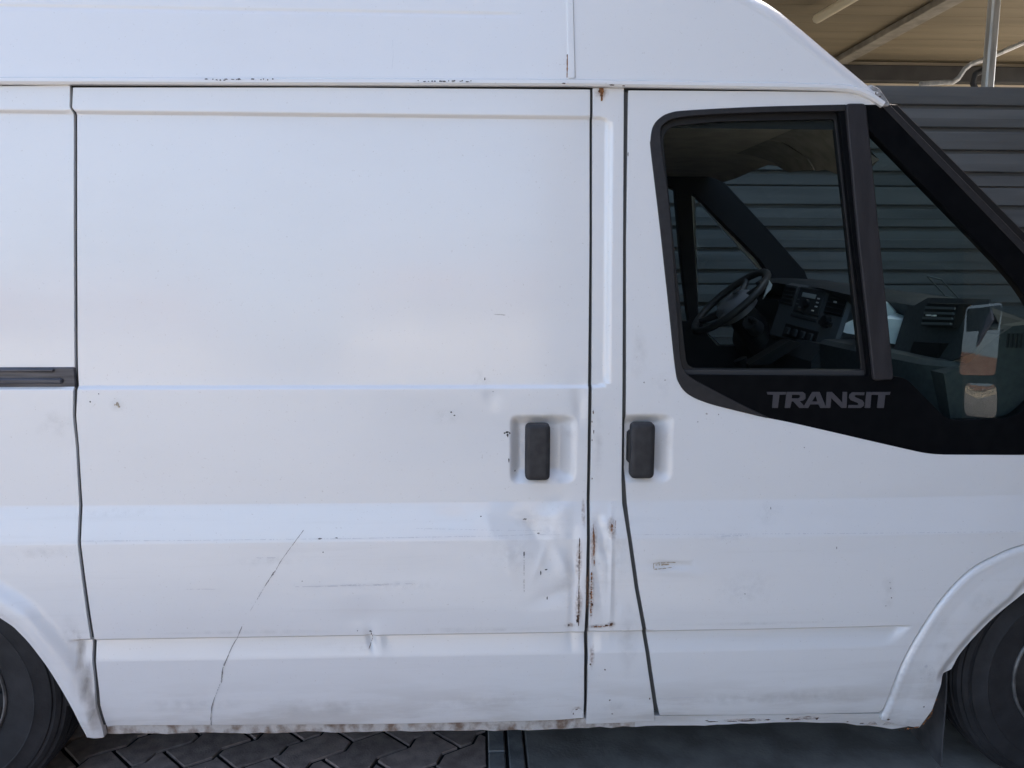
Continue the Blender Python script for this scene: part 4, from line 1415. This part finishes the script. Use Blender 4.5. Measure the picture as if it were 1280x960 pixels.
# papers lying in the open dash shelf
def paper(name, px, Y, thick, label, bend):
    pts = [P(a, b, Y=Y) for a, b in px]
    V, Fc = [], []
    n = len(pts)
    for dx in (0, 1):
        for i, p in enumerate(pts):
            V.append((p.x + dx * .09, p.y + dx * thick + bend * sin(i * 2.1), p.z + dx * .015))
    Fc = [tuple(range(n)), tuple(range(2 * n - 1, n - 1, -1))] + [(i, (i + 1) % n, n + (i + 1) % n, n + i) for i in range(n)]
    o = MB().add(V, Fc).build(name, M['paper'], None, 20)
    return tag(o, label, 'paper', 'papers on the dash shelf')
paper('folded_paper', [(1054, 415), (1058, 404), (1068, 398), (1085, 397), (1100, 400), (1102, 424), (1080, 420), (1060, 417)], .60, .10, 'crumpled white paper in the dash shelf left of the black window bar', .006)
paper('folded_paper', [(1104, 398), (1142, 401), (1138, 412), (1128, 432), (1106, 428)], .50, .10, 'flat white sheet in the dash shelf right of the black window bar', .003)
paper('folded_paper', [(1104, 378), (1111, 380), (1118, 390), (1110, 396), (1104, 397)], .58, .06, 'small white paper corner standing above the flat sheet in the dash shelf', .003)

# ---- wear on the panels
S = M
def lines(parent, name, lst, mat, **kw):
    for pts, wd, gp_ in lst:
        stroke(parent, name, pts, wd, mat, gaps=gp_, **kw)
lines(door, 'scratch', [([(380, 662), (362, 686), (352, 700), (341, 719)], 1.0, .05), ([(343, 714), (331, 733)], 1.5, .0), ([(331, 733), (312, 765)], .6, .35), ([(303, 782), (297, 797), (290, 808), (284, 822)], 1.2, .04), ([(286, 818), (279, 834), (277, 853)], 1.7, .04), ([(276, 853), (269, 871)], .7, .3), ([(269, 870), (265, 884), (264, 894), (264.5, 906)], 1.6, .02), ([(617, 393), (632, 394)], .8, .0), ([(655, 690), (655, 740)], .9, .25)], S['scratch'])
lines(door, 'faint_scratch', [([(102, 676), (240, 675), (420, 673), (700, 668)], 1.0, .25), ([(233, 736), (270, 736)], 1.0, .1), ([(368, 733), (480, 731)], 1.2, .15), ([(320, 697), (345, 697)], 1.2, .1), ([(425, 731), (520, 729)], 1.2, .3), ([(520, 660), (690, 664)], .8, .4)], S['faint'])
spots(door, 'paint_chip', [(634, 540, 2.6, 1.6), (630.5, 541, 1.5, 1.3), (637, 541, 1.5, 1.5), (634.5, 544, 1.3, 2.6), (113.5, 502, 1.2, 1.2), (400, 673, 3, 1.0), (421, 672, 2, .8), (656, 649, 3, .9), (673, 667, 2, .9), (683, 712, 2, 1), (655, 692, 1, 3), (676, 716, .8, 3), (684, 748, .8, 2.5), (711, 781, 1.6, 1.8), (564, 515, 1.5, 1.2), (568, 519, 1.4, 1), (616, 491, 1.5, 2.2), (606, 474, 1, 2), (636, 575, 1, 3), (644, 590, 1.2, 1.2), (601, 645, 1, 1), (124, 492, .8, .8), (463, 789, 2, 1.2), (447, 788, 1, .7), (404, 690, .8, 1), (378, 726, .7, .7)], S['chip'])
lines(door, 'rust_streak', [([(724.5, 672), (724, 700), (723, 782)], 1.7, .12), ([(722, 768), (721.5, 778)], 4, 0), ([(464, 790), (465, 800), (461, 812)], 1.0, .2), ([(716, 893), (722, 886)], 3.5, .1), ([(734, 720), (733.5, 760)], 2.2, .15)], S['rustdark'])
halo(door, 'rust_stain', [(724, 700, 5, 26), (723, 755, 6, 30), (734, 735, 4, 30), (712, 781, 8, 4), (722, 888, 9, 8), (729, 640, 3, 20)], S['ruststain'])
halo(door, 'dirt_stain', [(680, 521, 34, 7), (712, 540, 12, 24), (650, 560, 8, 40), (690, 602, 26, 5), (420, 884, 110, 14), (600, 878, 90, 16), (240, 880, 90, 12), (147, 506, 10, 9), (705, 730, 20, 40), (660, 650, 20, 16), (300, 790, 120, 4), (600, 787, 110, 4)], S['dirtstain'])
halo(door, 'grey_smear', [(560, 520, 26, 14), (640, 690, 40, 34), (600, 475, 14, 16), (340, 700, 60, 10), (490, 732, 80, 8), (690, 660, 30, 40), (440, 810, 50, 10), (150, 640, 60, 8)], S['greystain'])
halo(pil, 'rust_stain', [(752, 115, 9, 9), (742, 680, 5, 34), (739, 745, 5, 34), (764, 660, 6, 16), (764, 780, 7, 5), (745, 783, 14, 4), (740, 820, 4, 20)], S['ruststain'], lift=.0012)
halo(pil, 'dirt_stain', [(760, 700, 14, 60), (745, 740, 10, 50), (775, 690, 14, 40), (770, 885, 34, 14), (748, 560, 8, 60), (785, 800, 14, 60)], S['dirtstain'], lift=.0012)
halo(fdoor, 'dirt_stain', [(812, 521, 28, 7), (835, 545, 10, 24), (826, 707, 26, 9), (900, 875, 100, 12), (1020, 870, 90, 14), (950, 779, 120, 3), (1110, 740, 12, 30), (800, 440, 12, 40)], S['dirtstain'], lift=.0015)
halo(fdoor, 'grey_smear', [(905, 672, 60, 6), (830, 480, 20, 18), (960, 640, 20, 16), (930, 735, 60, 30)], S['greystain'], lift=.0015)
halo(rear, 'dirt_stain', [(97, 830, 12, 60), (112, 870, 10, 40), (88, 790, 12, 30), (95, 790, 16, 5), (60, 690, 60, 8), (70, 530, 26, 18)], S['dirtstain'], lift=.0012)
halo(rear, 'dirt_stain', [(110, 850, 9, 36), (120, 885, 10, 30), (100, 818, 7, 26)], S['channel'], lift=.0014)  # dirt plus painted shade along the flared arch
halo(sill2, 'rust_stain', [(935, 901, 40, 3.5), (1005, 899, 34, 3.5), (1100, 905, 30, 4)], S['ruststain'], fn=base, lift=-.0036)
halo(wing, 'dirt_stain', [(1180, 800, 16, 50), (1160, 860, 18, 34), (1230, 750, 30, 16), (1130, 900, 30, 8), (1155, 838, 16, 12), (1150, 905, 20, 10)], S['dirtstain'], fn=fsurf, lift=.0008)
spots(door, 'brown_stain', [(147, 505, 2.6, 3), (149, 508, 1.6, 2), (144, 506, 1, 1.5)], S['scuff'])
spots(pil, 'rust_spot', [(751.5, 113, 4.5, 3.2), (752, 117, 3, 5), (752, 123, 1.6, 4)], S['rust'], lift=.0014)
lines(pil, 'rust_streak', [([(741.5, 655), (742.5, 680), (742.8, 708)], 2.2, .12), ([(739.5, 715), (738.5, 770)], 2.4, .25), ([(764.5, 654), (764.5, 665)], 2.2, .1), ([(769.5, 650), (769, 660)], 1.2, .1), ([(739, 783.5), (755, 783), (766, 781)], 1.8, .15)], S['rust'], lift=.0014)
spots(pil, 'rust_spot', [(764, 780, 2, 2.5), (758, 781.5, 3, 1.5), (740, 755, 1.6, 2.5), (738, 742, 1.3, 2), (756, 837, 1.3, 1.3), (762, 875, 1.6, 1.3), (740, 527, .9, 1.3), (740, 550, .8, 1), (740, 598, .8, 1.2), (738, 830, 1.3, 1.6), (812, 873, 1.2, 1.6), (741.5, 515, .8, 3), (742, 540, .8, 3), (765, 892, 1.5, 1)], S['rustdark'], lift=.0014)
lines(fdoor, 'brown_scuff', [([(816, 704), (845, 703)], 1.6, .1), ([(817, 711.5), (840, 709)], 1.8, .1), ([(817, 704), (817, 711)], 1.4, 0), ([(819, 706), (832, 706), (838, 706)], 2, .3)], S['scuff'], lift=.0018)
lines(fdoor, 'faint_scratch', [([(790, 668), (960, 667), (1270, 664)], .9, .45), ([(822, 873), (870, 871)], 1.2, .1), ([(900, 670), (930, 669)], 1.5, .2)], S['faint'], lift=.0018)
spots(fdoor, 'paint_chip', [(1045.5, 684.5, 1.1, 1.8), (883, 517, 1.6, 1.2), (1005, 559, .9, .9), (963, 635, .8, 2), (1113, 735, 1, 1.4), (1114, 747, 1, 1.2), (1112, 728, .7, .7), (1107, 757, .8, .8), (931, 742, .9, .9), (805, 478, 1.2, 1.2), (831, 475, 1.2, 1), (872, 527, .8, .8), (898, 518, .8, 1), (785, 193, 1, 2.5)], S['scratch'], lift=.0018)
spots(wing, 'rust_spot', [(1108, 896.5, 3.5, 1.3), (1153, 882, 1.2, 1.2)], S['rustdark'], fn=fsurf, lift=.0005)
spots(wing, 'stone_chip', [(1156, 831.5, 2.4, 2.2), (1150, 846.5, 2, 1)], S['faint'], fn=fsurf, lift=.0005)
lines(wing, 'rust_streak', [([(1147, 905), (1160, 892), (1170, 872)], 2.6, .2), ([(1120, 909), (1146, 905)], 3, .25)], S['rust'], fn=fsurf, lift=.0005)
spots(sill2, 'rust_spot', [(1022, 899, 3, 2.2), (996, 900.5, 8, 1.1), (985, 899, 3, 1.3), (960, 900.5, 5, 1.2), (936, 902, 12, 1.0), (940, 899.5, 5, 1.0), (916, 902.5, 8, .8), (890, 903, 9, .9), (884, 901.5, 3, .8), (1010, 896.5, 5, .6), (1078, 905, 4, .8), (1060, 903, 2, .8)], S['rustdark'], fn=base, lift=-.0034)
gb = lambda x, z: base(x, z) - .0165
spots(gut, 'paint_chip', [(262 + i * 5 + rng.uniform(-2, 2), 101.3 + rng.uniform(-.8, .8), rng.uniform(.8, 3), rng.uniform(.5, 1.1)) for i in range(17) if i not in (9, 10, 12)] + [(525 + i * 5 + rng.uniform(-2, 2), 103.3 + rng.uniform(-.8, .6), rng.uniform(.8, 3.2), rng.uniform(.5, 1.0)) for i in range(14)], S['chip'], fn=gb, lift=.0003)
spots(gut, 'rust_spot', [(764, 108, 4, 1), (704, 106, 3, .7), (778, 109, 2, .8), (1096, 122.5, 2, 1.2), (1091, 118, 1, 2)], S['rustdark'], fn=gb, lift=.0003)
stroke(rf, 'rust_streak', [(709.5, 70), (709, 85), (709.2, 97)], 1.7, S['rust'], lift=.0006, gaps=.05, fn=rfn) if False else None
def roof_stroke(parent, name, pts, wpx, mat, gaps):
    q = [np.array(XZ(a, b, rfn)) for a, b in pts]
    V, Fc = [], []
    n = 14
    for k in range(n):
        t = k / (n - 1) * (len(q) - 1)
        i = min(int(t), len(q) - 2)
        p = q[i] + (q[i + 1] - q[i]) * (t - i)
        wd = wpx * .001 * rng.uniform(.4, 1.1)
        y = float(rfn(*p)) - .0009
        V += [(p[0] - wd, y, p[1]), (p[0] + wd, y, p[1])]
        if k and rng.random() > gaps:
            Fc.append((2 * k - 2, 2 * k - 1, 2 * k + 1, 2 * k))
    mesh(name, V, Fc, mat, parent)
roof_stroke(rf, 'rust_streak', [(709.3, 68), (708.7, 97)], 1.8, S['rust'], .0)
roof_stroke(rf, 'scratch', [(491, 50), (491.5, 70), (490, 86)], .45, S['faint'], .1)
